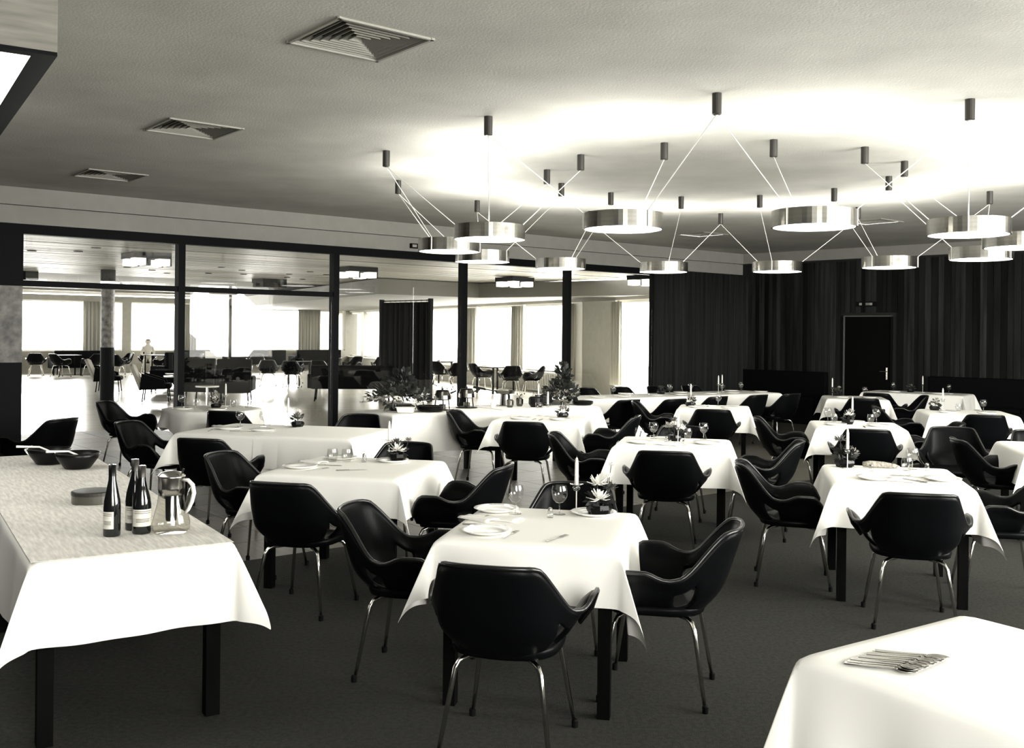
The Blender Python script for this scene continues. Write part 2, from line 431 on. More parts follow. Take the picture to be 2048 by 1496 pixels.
# far wall with windows
def lw(name, m, P, D, Nn, t0, t1, n0, n1, z0, z1, parent=None):
    q = [P+D*t0+Nn*n0, P+D*t1+Nn*n0, P+D*t1+Nn*n1, P+D*t0+Nn*n1]
    return MB().prism(q, z0, z1).build(name, m, parent)
wf = struct(lw('wall_far', 'grey_wall', LF, LFD, GN, -4, 13, 0, .3, 0, .83))
lw('pelmet', 'grey_wall', LF, LFD, GN, -4, 13, 0, .3, 2.72, 2.93, wf)
lw('head', 'grey_wall', LF, LFD, GN, -4, 13, 0, .3, 3.08, 3.6, wf)
lw('clerestory', 'pane_glass', LF, LFD, GN, -4, 13, .14, .15, 2.93, 3.08, wf)
FW = [(-3.2, 1.16), (2.95, 4.7), (5.1, 6.1), (7.6, 12.2)]
for a, b in ((-4, -3.2), (1.16, 1.75), (2.60, 2.95), (4.75, 5.0), (12.4, 13)):
    lw('wall_pier', 'grey_wall', LF, LFD, GN, a, b, 0, .3, .83, 2.72, wf)
nwin = 5
for a, b in ((-3.2, 1.16), (1.75, 2.6), (2.95, 4.75), (5.0, 12.4)):
    w = struct(lw('window_%d' % nwin, 'pane_glass', LF, LFD, GN, a, b, .14, .15, .83, 2.72)); nwin += 1
    lw('window_frame', 'white_wall', LF, LFD, GN, a, b, .10, .18, .83, .88, w)
    lw('window_frame', 'white_wall', LF, LFD, GN, a, b, .10, .18, 2.67, 2.72, w)
def fp(t, n): return LF+LFD*t+GN*n
for (a, b), w in (((1.2, 2.0), 'left end of the far window wall'), ((5.0, 5.5), 'middle of far window wall, narrow'), ((6.2, 7.6), 'middle of far window wall, broad'), ((10.0, 11.1), 'right end of the far window wall')):
    tag(curtain('curtain', 'curtain_grey', fp(a, -.12), fp(b, -.12), .25, 2.70, .05, 5*(b-a)+2), 'grey gathered curtain at the ' + w, 'curtain', 'grey lounge curtains')
# right wall with windows
wr2 = struct(lw('wall_lounge_right', 'grey_wall', LR, LRD, LRN, 4.85, 6.45, 0, .3, 0, 3.0))
lw('head', 'grey_wall', LR, LRD, LRN, 0, 30, 0, .3, 2.52, 3.0, wr2)
lw('apron', 'grey_wall', LR, LRD, LRN, 6.45, 30, 0, .3, 0, .58, wr2)
lw('wall_pier', 'white_wall', LR, LRD, LRN, 6.45, 6.95, -.02, .3, 0, 2.52, wr2)
for a, b in ((9.9, 10.15), (13.25, 13.65), (17.2, 17.6), (21, 21.4), (25, 25.4)):
    lw('wall_pier', 'white_wall', LR, LRD, LRN, a, b, 0, .3, .58, 2.52, wr2)
for a, b, z in ((0.1, 4.85, .03), (6.95, 9.9, .58), (10.15, 13.25, .58), (13.65, 17.2, .58), (17.6, 21, .58), (21.4, 25, .58), (25.4, 29, .58)):
    w = struct(lw('window_%d' % nwin, 'pane_glass', LR, LRD, LRN, a, b, .14, .15, z, 2.52)); nwin += 1
    lw('window_frame', 'white_wall', LR, LRD, LRN, a, b, .10, .18, z, z+.05, w)
    lw('window_frame', 'white_wall', LR, LRD, LRN, a, b, .10, .18, 2.45, 2.52, w)
    lw('sill', 'white_wall', LR, LRD, LRN, a, b, -.12, .14, z-.04, z, w)
def rp(t, n): return LR+LRD*t-LRN*n
for (a, b), w in (((4.45, 4.9), 'beside the grey lounge wall panel'), ((6.75, 7.05), 'left of the grey lounge wall panel, thin'), ((9.95, 10.45), 'between the two right lounge windows'), ((13.2, 13.75), 'behind the third glass wall post')):
    tag(curtain('curtain', 'curtain_grey', rp(a, .1), rp(b, .1), .4, 2.48, .05, 4), 'grey tied curtain ' + w, 'curtain', 'grey lounge curtains')
# radiator with fins under the right lounge windows
p = rp(8.3, .10)
t = thing('radiator', 'pale finned radiator below the lounge window', 'radiator', (p.x, p.y, 0), math.atan2(LRD.y, LRD.x))
for k in range(22): MB().box((-1.1+k*.1, 0, .30), (.055, .09, .46)).build('fin', 'radiator', t)
MB().box((0, 0, .06), (2.2, .05, .04)).build('pipe', 'radiator', t)
MB().box((0, 0, .53), (2.2, .05, .04)).build('pipe', 'radiator', t)
# round-cornered column
t = thing('column', 'dark round column standing on the lounge floor', 'column', (-9.12, 22.55, 0))
MB().lathe([(.15, 0), (.15, 1.25)], 20).build('lower_shaft', 'black_paint', t, smooth=False)
MB().lathe([(.145, 1.25), (.145, 2.75)], 20).build('upper_shaft', 'stone_reflection', t)
MB().lathe([(.16, 2.75), (.16, 3.0)], 20).build('capital', 'black_paint', t)
# outdoor ground and pale sky beyond the panes come from the world
# ceiling fixtures and downlights in the lounge
def fixture(x, y, z, label, lit=True):
    t = thing('ceiling_lamp', label, 'ceiling lamp', (x, y, z), GA, 'lounge ceiling lamps')
    MB().box((0, 0, -.05), (.66, .66, .10)).build('mounting_plate', 'black_paint', t)
    for a, b in ((-.21, -.21), (.21, -.21), (.21, .21), (-.21, .21)):
        o = MB().box((a, b, -.16), (.20, .20, .12)).build('lamp_cube', 'fixture_lit' if lit else 'black_paint', t)
        MB().box((a+.115, b, -.16), (.03, .20, .13)).build('lamp_side', 'black_paint', o)
    MB().box((0, 0, -.15), (.12, .12, .12)).build('stem', 'black_paint', t)
fixture(-6.45, 17.6, 3.0, 'lit cube cluster lamp on plank ceiling nearest the left')
fixture(-3.26, 20.82, 3.0, 'lit cube cluster lamp seen right of the second post')
fixture(0.05, 23.6, 2.98, 'lit cube cluster lamp seen between third and fourth posts')
fixture(-6.3, 25.9, 3.0, 'dark unlit cube lamp on plank ceiling far back', False)
fixture(3.0, 22.2, 2.98, 'lit cube cluster lamp beside the corner curtain')
DLP = [(-8.27, 17.19), (-7.47, 17.19), (-6.84, 16.41), (-8.27, 21.45), (-7.43, 20.4), (-8.09, 22.44), (-8.14, 23.56), (-6.15, 21.12), (-7.11, 23.38),
       (-5.98, 22.09), (-6.36, 23.64), (-4.53, 22.38), (-4.38, 23.49), (-5.24, 23.44), (-5.58, 24.75), (-5.38, 25.62)]
ORD = 'first second third fourth fifth sixth seventh eighth ninth tenth eleventh twelfth thirteenth fourteenth fifteenth sixteenth'.split()
DLP.sort(key=lambda q: q[0]/q[1])
for i, (x, y) in enumerate(DLP):
    o = MB().lathe([(.075, 0), (.075, -.012), (.055, -.014)], 14).build('downlight', 'black_paint', loc=(x, y, 3.0))
    tag(o, 'small dark downlight dot on lounge plank ceiling, %s from the left' % ORD[i], 'downlight', 'lounge downlights')

# ================================================================== RING OF PENDANT LAMPS
CC = Vector((2.14, 10.40))
def pol(r, deg): return Vector((CC.x+r*math.cos(rad(deg)), CC.y+r*math.sin(rad(deg))))
LZ, LR_ = 2.49, .315
lamp_names = ['front middle right', 'front right', 'right, nearer of the overlapping pair', 'right edge, cut by the frame', 'rear right, lowest of the right cluster', 'rear right of centre',
              'rear, right of middle', 'rear, left of middle', 'rear left, before the third post', 'left, smallest of the left cluster', 'far left', 'front left, overlapping two others']
lamp_names = {0: 'front right of middle, largest', 1: 'front right beside the frame edge', 2: 'right edge and cut by the frame', 3: 'right edge behind two other rings', 4: 'rear right, above the black door',
              5: 'rear middle, over the dark boards', 6: 'rear middle, before the corner curtain', 7: 'rear left, before the third glass wall post', 8: 'left, lower right of its cluster', 9: 'far left, leftmost of all', 10: 'front left, largest of left cluster', 11: 'front left of middle'}
cn = MB().lathe([(.034, 0), (.034, -.145), (.026, -.15)], 16)
def canopy_part(name, parent, loc):
    o = MB().lathe([(.034, 0), (.034, -.145), (.026, -.15)], 16).build(name, 'canopy_metal', parent, loc=loc); return o
ring_me = None
for i in range(12):
    ang = -87+30*i; p = pol(2.80, ang)
    t = thing('pendant_lamp', 'round brushed metal pendant lamp, ' + lamp_names[i], 'lamp', (p.x, p.y, LZ), 0, 'ring of round pendant lamps')
    h = .125
    ring = MB().lathe([(LR_, 0), (LR_, h), (LR_-.012, h), (LR_-.012, 0), (LR_, 0)], 56, caps=False).build('ring_shade', 'brushed', t, smooth=False)
    MB().lathe([(.0001, -.006), (.15, -.004), (LR_-.014, .006), (LR_-.014, .012), (.0001, .012)], 40, caps=False).build('diffuser', 'diffuser', t, smooth=True)
    MB().lathe([(.0001, h-.03), (LR_-.014, h-.03)], 40, caps=False).build('reflector', 'uplight', t)
    pts = [(pol(1.8, ang), 'i'), (pol(3.5, ang-15), 'o'), (pol(3.5, ang+15), 'o')]
    for q, kind in pts:
        v = (q-p); L_ = v.length; v.normalize()
        e = (v.x*(LR_+.004), v.y*(LR_+.004), h); top = (q.x-p.x, q.y-p.y, CZ-.145-LZ)
        MB().tube([e, top], .0042, 6).build('cable', 'china', t)
        MB().tube([(e[0], e[1], 0), e], .006, 6).build('cable_clip', 'china', t)
    q = pts[0][0]; canopy_part('canopy', t, (q.x-p.x, q.y-p.y, CZ-LZ))
out_words = {0: 'nearest the camera, front centre', 1: 'front right, above the overlapping rings', 2: 'outside the right frame edge', 3: 'just outside the right frame edge, farther back', 4: 'right rear, small, behind the rings', 5: 'rear right above the door',
             6: 'rear centre above dark boards', 7: 'rear left behind the front left ring', 8: 'rear left behind the left cluster', 9: 'left, second from the left', 10: 'far left, leftmost', 11: 'front left above the left cluster'}
for i in range(12):
    p = pol(3.5, -102+30*i)
    o = MB().lathe([(.034, 0), (.034, -.145), (.026, -.15)], 16).build('ceiling_canopy', 'canopy_metal', loc=(p.x, p.y, CZ))
    tag(o, 'dark metal cylinder canopy for lamp cables, ' + out_words[i], 'canopy', 'outer ring of ceiling canopies')

# ================================================================== SHELL ARMCHAIRS
def chair_proto():
    t = thing('shell_armchair', 'black leather shell armchair with chrome legs', 'chair', group='black shell armchairs')
    a, yf, yc, yb, ex = .262, .215, -.05, .235, 2.5
    def plan(l):                                       # l: signed arc fraction -1..1 from the back centre
        s = 1 if l >= 0 else -1; l = abs(l)
        if l < .66:
            th = (l/.66)*PI/2
            x = a*math.sin(th)**(2/ex) if th > 0 else 0; y = yc-yb*math.cos(th)**(2/ex) if th < PI/2 else yc
        else:
            x = a; y = yc+(yf-yc)*(l-.66)/.34
        return s*x, y
    def sm(x): x = max(0, min(1, x)); return x*x*(3-2*x)
    def zt(l):
        l = abs(l)
        z = .795-.205*sm((l-.26)/.32)+.04*sm((l-.62)/.14)
        if l > .86: z -= .17*(max(0, (l-.86)/.14))**2.2
        return z-.006*(l/.3)**2*(l < .3)
    def zb(l):
        l = abs(l); return .395+.02*sm((l-.7)/.3)
    def mk(z):
        k = .58+.42*sm((z-.385)/.14)
        return k
    def sh(l, v):
        z = zb(l)+(zt(l)-zb(l))*v; x, y = plan(l); k = mk(z)
        fl_ = 1+.17*sm((z-.50)/.16)*sm((abs(l)-.35)/.3)
        x *= k*fl_
        y = yc+(y-yc)*(k if y < yc else 1)
        roll = sm((v-.74)/.26)*sm((abs(l)-.48)/.22); x += math.copysign(.034*roll, l); z -= .010*roll*roll
        back = 1-sm((abs(l)-.2)/.5)
        y -= back*.32*max(0, z-.50)
        return (x, y, z)
    nu, nv = 40, 8
    hole = lambda i, j: j in (2, 3, 4) and (i in (8, 9, 10) or i in (29, 30, 31))
    shell = MB().grid(lambda u, v: sh(2*u-1, v), nu, nv, hole).build('shell', 'leather', t, smooth=True, solid=.026, sub=1)
    MB().tube([sh(-1+2*i/64, 1.0) for i in range(65)], .0105, 6).build('piping', 'piping', t, smooth=True)
    def seat(r, h, z, yo, dip):
        mb = MB(); n = 28; rings = [(0.02, dip), (.5, dip*.8), (.85, dip*.2), (.97, 0), (1.0, -h*.35), (.97, -h*.8), (.75, -h), (0.02, -h)]
        v = []; f = []
        for q, dz in rings:
            for k in range(n):
                th = 2*PI*k/n; cx = math.cos(th); cy = math.sin(th)
                x = r*q*math.copysign(abs(cx)**.7, cx); y = r*q*math.copysign(abs(cy)**.7, cy)
                v.append((x, y+yo, z+dz-(.02*max(0, y/r)**2)))
        for i in range(len(rings)-1):
            for k in range(n): f.append((i*n+k, i*n+(k+1) % n, (i+1)*n+(k+1) % n, (i+1)*n+k))
        f += [tuple(range(n)), tuple(range((len(rings)-1)*n, len(rings)*n))]
        return mb.add(v, f)
    seat(.222, .055, .448, .0, -.012).build('seat', 'leather', t, smooth=True)
    for sx in (-1, 1):
        for sy in (-1, 1):
            pts = [(sx*.09, sy*.10, .385), (sx*.135, sy*.145, .384), (sx*.16, sy*.168, .372), (sx*.173, sy*.18, .345), (sx*.18, sy*.188, .30), (sx*.225, sy*.235, .012)]
            lg = MB().tube(pts, [.011, .011, .011, .011, .011, .0085], 8).build('leg', 'chrome', t, smooth=True)
            MB().lathe([(.014, 0), (.015, .028), (.010, .034)], 10, (sx*.2262, sy*.2363, 0)).build('foot', 'rubber', lg)
    return t
CH = chair_proto()
RT = -13.0
TABLES = {   # name: centre, half sizes, rotation
    'T1': ((.16, 4.79), .41, .46, -12), 'T2': ((2.54, 6.64), .42, .50, -14), 'T3': ((1.38, 8.50), .47, .46, -13), 'T4': ((-1.05, 6.80), .48, .50, -13),
    'T5': ((-2.05, 9.20), .86, .52, -15), 'T8': ((.34, 10.85), .46, .46, -13), 'T9': ((2.58, 12.75), .44, .46, -13), 'T10': ((3.60, 10.42), .44, .46, -13),
    'T11': ((5.20, 15.15), .44, .46, -13), 'T13': ((5.62, 12.35), .50, .46, -13), 'T14': ((4.72, 8.42), .48, .48, -13)}
TN = {'T1': 'front centre table', 'T2': 'right front table', 'T3': 'middle table', 'T4': 'left centre table', 'T5': 'wide left table', 'T6': 'round rear table',
      'T8': 'table before the buffet', 'T9': 'rear centre table', 'T10': 'mid-right table', 'T11': 'small table by the door', 'T13': 'right rear table', 'T14': 'right edge table', 'T15': 'long rear table', 'T12': 'bench table'}
def off(tn, dx, dy):
    c, hx, hy, r = TABLES[tn]; x, y = R2(dx, dy, rad(r)); return c[0]+x, c[1]+y
def chair(x, y, rz, label): return place(CH, (x, y, 0), rad(rz), label, 'black shell armchairs')
SIDE = {'near': ((0, -1), 0, 'with its back turned, near side of the '), 'far': ((0, 1), 180, 'facing the camera from behind the '),
        'left': ((-1, 0), -90, 'at the left side of the '), 'right': ((1, 0), 90, 'at the right side of the ')}
for tn, sides in (('T1', 'near left right far'), ('T2', 'near left right'), ('T3', 'near left right far'), ('T4', 'near left right far'), ('T8', 'near left right'),
                  ('T9', 'near left'), ('T10', 'near left right'), ('T11', 'near right'), ('T13', 'near left'), ('T14', 'left far')):
    c, hx, hy, r = TABLES[tn]
    for s in sides.split():
        (dx, dy), a, w = SIDE[s]
        dist = {'near': hy+.29, 'far': hy+.22, 'left': hx+.22, 'right': hx+.22}[s]
        if (tn, s) == ('T1', 'right'): dist -= .08
        if (tn, s) == ('T14', 'left'): dist -= .14
        x, y = off(tn, dx*dist, dy*dist)
        chair(x, y, r+a+random.uniform(-4, 4), 'black shell armchair ' + w + TN[tn])
for x, y, a, lab in ((-2.42, 8.30, -12, 'near left side of the wide left table, back to camera'), (-3.28, 9.30, -104, 'left end of the wide left table'), (-1.62, 10.12, 170, 'far side of the wide left table'),
                     (-3.02, 11.02, -8, 'near side of the round rear table'), (-4.55, 11.95, -95, 'left side of the round rear table'),
                     (-4.62, 9.75, 70, 'at left beyond the black bowls, right of its twin'), (-5.15, 9.55, -60, 'left frame edge beyond the black bowls'),
                     (1.38, 13.55, 36, 'near side of the long rear table, leftmost'), (2.05, 13.80, 34, 'near side of the long rear table, second from left'),
                     (2.75, 14.45, 36, 'near side of the long rear table, third from left'), (3.45, 14.95, 36, 'near side of the long rear table, fourth from left'),
                     (4.05, 15.35, 36, 'near side of the long rear table, rightmost'),
                     (1.35, 15.75, 213, 'far side of the long rear table, leftmost'), (1.95, 16.15, 213, 'far side of the long rear table, second from left'),
                     (2.60, 16.55, 213, 'far side of the long rear table, third from left'), (3.25, 16.95, 213, 'far side of the long rear table, fourth from left'),
                     (5.85, 15.75, -38, 'left near side of the bench table'), (4.15, 9.35, 160, 'behind the right front table, facing it')):
    chair(x, y, a, 'black shell armchair at the ' + lab)

# ================================================================== TABLES AND CLOTHS
TZ = .74
def table(tn, c, hx, hy, r, label, z=TZ):
    t = thing('dining_table', label, 'table', (c[0], c[1], 0), rad(r), 'cloth-covered dining tables')
    MB().box((0, 0, z-.018), (2*hx-.05, 2*hy-.05, .026)).build('tabletop', 'dark_wood', t)
    for sx in (-1, 1):
        for sy in (-1, 1): MB().box((sx*(hx-.065), sy*(hy-.065), (z-.032)/2), (.055, .055, z-.034)).build('leg', 'dark_wood', t)
    return t
def drape(hx, hy, oL, oR, oF, oB, seed=0, n=46, fold=.40, rip=.012, m='cloth', name='tablecloth', sag=True):
    rnd = random.Random(seed); ph = [rnd.uniform(0, 6.28) for _ in range(8)]
    r0 = .012
    def axis(h0, o0, h1, o1):
        out = [-h0-o0+o0*i/10 for i in range(10)] if o0 else []
        k = 12
        out += [-h0+(h0+h1)*i/k for i in range(k+1)]
        out += [h1+o1*(i+1)/10 for i in range(10)] if o1 else []
        return out
    ax = axis(hx, oL, hx, oR); ay = axis(hy, oF, hy, oB)
    def pt(a, b):
        ox = max(abs(a)-hx, 0); oy = max(abs(b)-hy, 0); sx = 1 if a > 0 else -1; sy = 1 if b > 0 else -1
        x = max(-hx, min(hx, a)); y = max(-hy, min(hy, b)); z = 0.0
        if ox and oy:
            r = math.hypot(ox, oy); th = math.atan2(oy, ox); q = math.sin(2*th)
            k = fold*q**.8; hor = r*k
            dz = r*math.sqrt(max(0, 1-k*k))
            dirx = math.cos(th)*(1-q)+q*.7071; diry = math.sin(th)*(1-q)+q*.7071
            x += sx*(hor*dirx+.03*r*math.cos(th)*2); y += sy*(hor*diry+.03*r*math.sin(th)*2); z = -dz
        elif ox:
            w = rip*math.sin(9*b+ph[0])+rip*.6*math.sin(21*b+ph[1]); e = 1-min(1, (hy-abs(b))/.12)
            x += sx*(.06*ox+.004+(w+rip*.6)*ox/.25*(1-.8*max(0, e))); z = -ox
        elif oy:
            w = rip*math.sin(9*a+ph[2])+rip*.6*math.sin(23*a+ph[3]); e = 1-min(1, (hx-abs(a))/.12)
            y += sy*(.06*oy+.004+(w+rip*.6)*oy/.25*(1-.8*max(0, e))); z = -oy
        if z == 0: z = .0
        return (x, y, z+.006)
    mb = MB(); w = len(ax)
    mb.add([pt(a, b) for b in ay for a in ax], [(j*w+i, j*w+i+1, (j+1)*w+i+1, (j+1)*w+i) for j in range(len(ay)-1) for i in range(w-1)])
    o = mb.build(name, m, None, smooth=True, sub=1)
    return o
def cloth(c, r, z, label, o, group='white tablecloths'):
    o.location = (c[0], c[1], z); o.rotation_euler = (0, 0, rad(r)); tag(o, label, 'tablecloth', group); return o
OV = {'T1': (.29, .36, .25, .28), 'T2': (.33, .34, .27, .25), 'T3': (.32, .34, .30, .30), 'T4': (.30, .27, .24, .28)}
for i, (tn, (c, hx, hy, r)) in enumerate(TABLES.items()):
    table(tn, c, hx, hy, r, 'square-legged dark dining table under the cloth of the ' + TN[tn])
    if tn == 'T5': continue
    ov = OV.get(tn, (.28, .28, .27, .26))
    cloth(c, r, TZ, 'white linen tablecloth hanging in points on the ' + TN[tn], drape(hx, hy, *ov, seed=i))
c, hx, hy, r = TABLES['T5']
x, y = off('T5', -.30, 0); cloth((x, y), r, TZ, 'white tablecloth on the left part of the wide left table', drape(.56, hy, .30, 0, .28, .24, seed=31))
x, y = off('T5', .40, 0); cloth((x, y), r, TZ+.004, 'white overlapping tablecloth on the right part of the wide left table', drape(.46, hy, .0, .30, .34, .24, seed=32))
# round rear table
t = thing('round_table', 'round dark table under white cloth near the glass wall', 'table', (-3.5, 11.72, 0))
MB().lathe([(.54, .71), (.54, .735)], 36).build('tabletop', 'dark_wood', t)
for k in range(4): x, y = R2(.36, 0, k*PI/2+.4); MB().box((x, y, .355), (.05, .05, .71)).build('leg', 'dark_wood', t)
def round_drape(R_, o_):
    def fn(u, v):
        th = 2*PI*u
        if v < .5: r = R_*v*2; z = 0
        else:
            q = (v-.5)*2; r = R_+.01+q*(.035+.028*math.sin(9*th)+.014*math.sin(17*th+1)); z = -o_*q*(1+.18*math.cos(4*th+.6))
        return (r*math.cos(th), r*math.sin(th), z+.004)
    return MB().grid(fn, 72, 14).build('tablecloth', 'cloth', smooth=True)
cloth((-3.5, 11.72), 0, .737, 'white round tablecloth with wavy hem on round rear table', round_drape(.55, .23))
# long rear table, bench table, buffet, near tables
def long_table(name, c, hx, hy, r, label, z=TZ):
    t = thing(name, label, 'table', (c[0], c[1], 0), rad(r))
    MB().box((0, 0, z-.018), (2*hx-.05, 2*hy-.05, .026)).build('tabletop', 'dark_wood', t)
    for sx in (-1, 0, 1) if hx > 1.2 or hy > 1.2 else (-1, 1):
        for sy in (-1, 1):
            X, Y = (sx*(hx-.08), sy*(hy-.07)) if hx > hy else (sy*(hx-.07), sx*(hy-.08))
            MB().box((X, Y, (z-.032)/2), (.06, .06, z-.034)).build('leg', 'dark_wood', t)
    return t
LC = (2.49, 15.43)
long_table('dining_table', LC, 1.98, .40, 33, 'long dark table under white cloths before the curtain')
for k, (x0, h, a, b, w) in enumerate(((-1.0, .99, .26, 0, 'left'), (.99, .99, 0, .26, 'right'))):
    x, y = R2(x0, 0, rad(33)); cloth((LC[0]+x, LC[1]+y), 33, TZ+.003*k, 'white tablecloth on the %s half of the long rear table' % w, drape(h, .40, a, b, .26, .22, seed=40+k))
BC = (6.76, 16.66)
long_table('dining_table', BC, .80, .38, -38, 'dark table under white cloth before the right wall bench')
cloth(BC, -38, TZ, 'white tablecloth with long front drop on the bench table', drape(.80, .38, .26, .26, .34, .2, seed=50))
UC, UR = (-.33, 11.98), 36
long_table('buffet_table', UC, 1.47, .42, UR, 'long buffet table with white cloth, flowers and fondue pots', .76)
for k, (x0, h, a, b, w) in enumerate(((-.74, .735, .30, 0, 'left'), (.735, .74, 0, .30, 'right'))):
    x, y = R2(x0, 0, rad(UR)); cloth((UC[0]+x, UC[1]+y), UR, .76+.003*k, 'white tablecloth over the %s half of the buffet table' % w, drape(h, .42, a, b, .42, .3, seed=60+k, fold=.3))
NC, NR = (-2.50, 5.65), 32
long_table('serving_table', NC, .40, 1.84, NR, 'long serving table in left foreground under patterned cloths')
for k, (y0, h, f_, b_, w) in enumerate(((-1.22, .63, .33, 0, 'near end of the serving table, with bottles'), (.02, .64, 0, 0, 'middle of the serving table, with the round tin'), (1.24, .60, 0, .3, 'far end of the serving table, with black bowls'))):
    x, y = R2(0, y0, rad(NR)); cloth((NC[0]+x, NC[1]+y), NR, TZ+.003*(2-k), 'pale checked tablecloth on the '+w, drape(.40, h, .36, .22, f_, b_, seed=70+k, fold=.42), 'pale cloths on the serving table')
    # woven top runner, lying on the cloth
    o = MB().box((0, 0, .0008), (.79, 2*h-.03 if k else 2*h-.0, .0016)).build('table_runner', 'cloth_damask'); o.location = (NC[0]+x, NC[1]+y, TZ+.003*(2-k)+.0068); o.rotation_euler = (0, 0, rad(NR))
    tag(o, 'grey woven damask top cloth on the ' + w, 'runner', 'damask top cloths')
QC, QR = (1.52, 2.60), 34
long_table('serving_table', QC, .41, .62, QR, 'white-covered serving table in the right foreground corner')
cloth(QC, QR, TZ, 'plain white tablecloth in right foreground under the spoons', drape(.41, .62, .30, .30, .30, .30, seed=80, rip=.02, fold=.26))

# ================================================================== TABLEWARE
def plate_proto(r=.115):
    t = thing('plate', 'white china plate', 'plate')
    MB().lathe([(.001, .004), (r*.6, .003), (r*.68, .008), (r, .019), (r+.002, .017), (r*.7, .002), (.001, .0)], 32, caps=False).build('dish', 'china', t, smooth=True); return t
def wine_proto():
    t = thing('wine_glass', 'clear stemmed wine glass', 'glass')
    MB().lathe([(.001, .056), (.018, .060), (.035, .078), (.041, .102), (.040, .125), (.035, .146)], 22, caps=False).build('bowl', 'drink_glass', t, smooth=True)
    MB().lathe([(.004, .004), (.0035, .03), (.004, .056)], 10).build('stem', 'drink_glass', t, smooth=True)
    MB().lathe([(.001, .005), (.031, .0015), (.031, 0), (.001, 0)], 20, caps=False).build('foot', 'drink_glass', t, smooth=True); return t
def tumbler_proto():
    t = thing('tumbler', 'clear round tumbler', 'glass')
    MB().lathe([(.001, .004), (.026, .002), (.036, .03), (.038, .06), (.033, .09)], 20, caps=False).build('bowl', 'drink_glass', t, smooth=True); return t
def fork_proto():
    t = thing('fork', 'steel dinner fork', 'fork')
    MB().add([(-.005, -.10, .003), (.005, -.10, .003), (.0035, 0, .004), (-.0035, 0, .004)], [(0, 1, 2, 3)]).add([(-.0035, 0, .004), (.0035, 0, .004), (.011, .035, .002), (-.011, .035, .002)], [(0, 1, 2, 3)]).build('handle', 'steel', t, solid=.002)
    mb = MB()
    for x in (-.009, -.003, .003, .009): mb.box((x, .06, .003), (.0026, .05, .002))
    mb.build('tines', 'steel', t); return t
def knife_proto():
    t = thing('knife', 'steel table knife', 'knife')
    MB().box((0, -.06, .004), (.013, .09, .006)).build('handle', 'steel', t, bevel=.002)
    MB().add([(-.007, -.015, .003), (.007, -.015, .003), (.008, .08, .003), (.002, .105, .003), (-.007, .09, .003)], [(0, 1, 2, 3, 4)]).build('blade', 'steel', t, solid=.0015); return t
def napkin_proto():
    t = thing('napkin', 'folded white napkin', 'napkin')
    def fn(u, v): return ((u-.5)*.10, (v-.5)*.20, .004+.012*abs(math.sin(PI*u))*(1-.5*v)+.003*math.sin(9*u))
    MB().grid(fn, 10, 8).build('fold', 'cloth', t, smooth=True, solid=.004, soff=-1); return t
def holder_proto():
    t = thing('candlestick', 'thin candlestick with glass drip dish', 'candlestick')
    MB().lathe([(.032, 0), (.032, .004), (.006, .008)], 18).build('base', 'china', t)
    MB().tube([(0, 0, .006), (0, 0, .105)], .003, 8).build('stem', 'china', t)
    MB().lathe([(.004, .100), (.016, .108), (.021, .122), (.015, .135), (.013, .137)], 16, caps=False).build('cup', 'drink_glass', t, smooth=True)
    MB().lathe([(.012, .135), (.034, .139), (.035, .141), (.012, .138)], 18, caps=False).build('drip_dish', 'drink_glass', t, smooth=True); return t
def candle_proto():
    t = thing('candle', 'white candle', 'candle')
    MB().lathe([(.0105, 0), (.0095, .11), (.006, .135), (.002, .142)], 12).build('wax', 'candle_wax', t, smooth=False)
    MB().tube([(0, 0, .14), (.001, 0, .150)], .001, 5).build('wick', 'label_ink', t); return t
def shaker_proto():
    t = thing('salt_shaker', 'small glass salt shaker', 'shaker')
    MB().lathe([(.016, 0), (.017, .015), (.012, .036)], 12).build('body', 'drink_glass', t, smooth=True)
    MB().lathe([(.0125, .036), (.012, .045), (.006, .05)], 12).build('cap', 'steel', t); return t
PR = {'plate': plate_proto(), 'wine': wine_proto(), 'tumbler': tumbler_proto(), 'fork': fork_proto(), 'knife': knife_proto(), 'napkin': napkin_proto(),
      'holder': holder_proto(), 'candle': candle_proto(), 'shaker': shaker_proto()}
GRP = {'plate': 'dinner plates', 'wine': 'wine glasses', 'tumbler': 'tumblers', 'fork': 'forks', 'knife': 'knives', 'napkin': 'napkins', 'holder': 'candlesticks', 'candle': 'candles in candlesticks', 'shaker': 'salt shakers'}
ADJ = {'plate': 'white china plate', 'wine': 'clear stemmed wine glass', 'tumbler': 'clear round tumbler', 'fork': 'steel fork', 'knife': 'steel knife', 'napkin': 'folded white napkin',
       'holder': 'thin candlestick with glass drip dish', 'candle': 'tapered white candle', 'shaker': 'small salt shaker'}
CZT = TZ+.0065
SEEN = {}
def poswords(dx, dy, hx, hy):
    a = 'left' if dx < -.12*hx/.45 else ('right' if dx > .12*hx/.45 else 'middle'); b = 'far' if dy > .15 else ('near' if dy < -.15 else 'mid')
    return b+' '+a
def put(kind, tn, dx, dy, rz=0, z=CZT, extra=''):
    c, hx, hy, r = TABLES[tn]; x, y = off(tn, dx, dy)
    w = poswords(dx, dy, hx, hy); lab = '%s at %s of the %s' % (ADJ[kind], w, TN[tn])
    n = SEEN.get(lab, 0); SEEN[lab] = n+1
    if n: lab = ADJ[kind]+(', inner one' if n == 1 else ', third one')+' at '+w+' of the '+TN[tn]
    return place(PR[kind], (x, y, z), rad(r+rz), lab, GRP[kind])
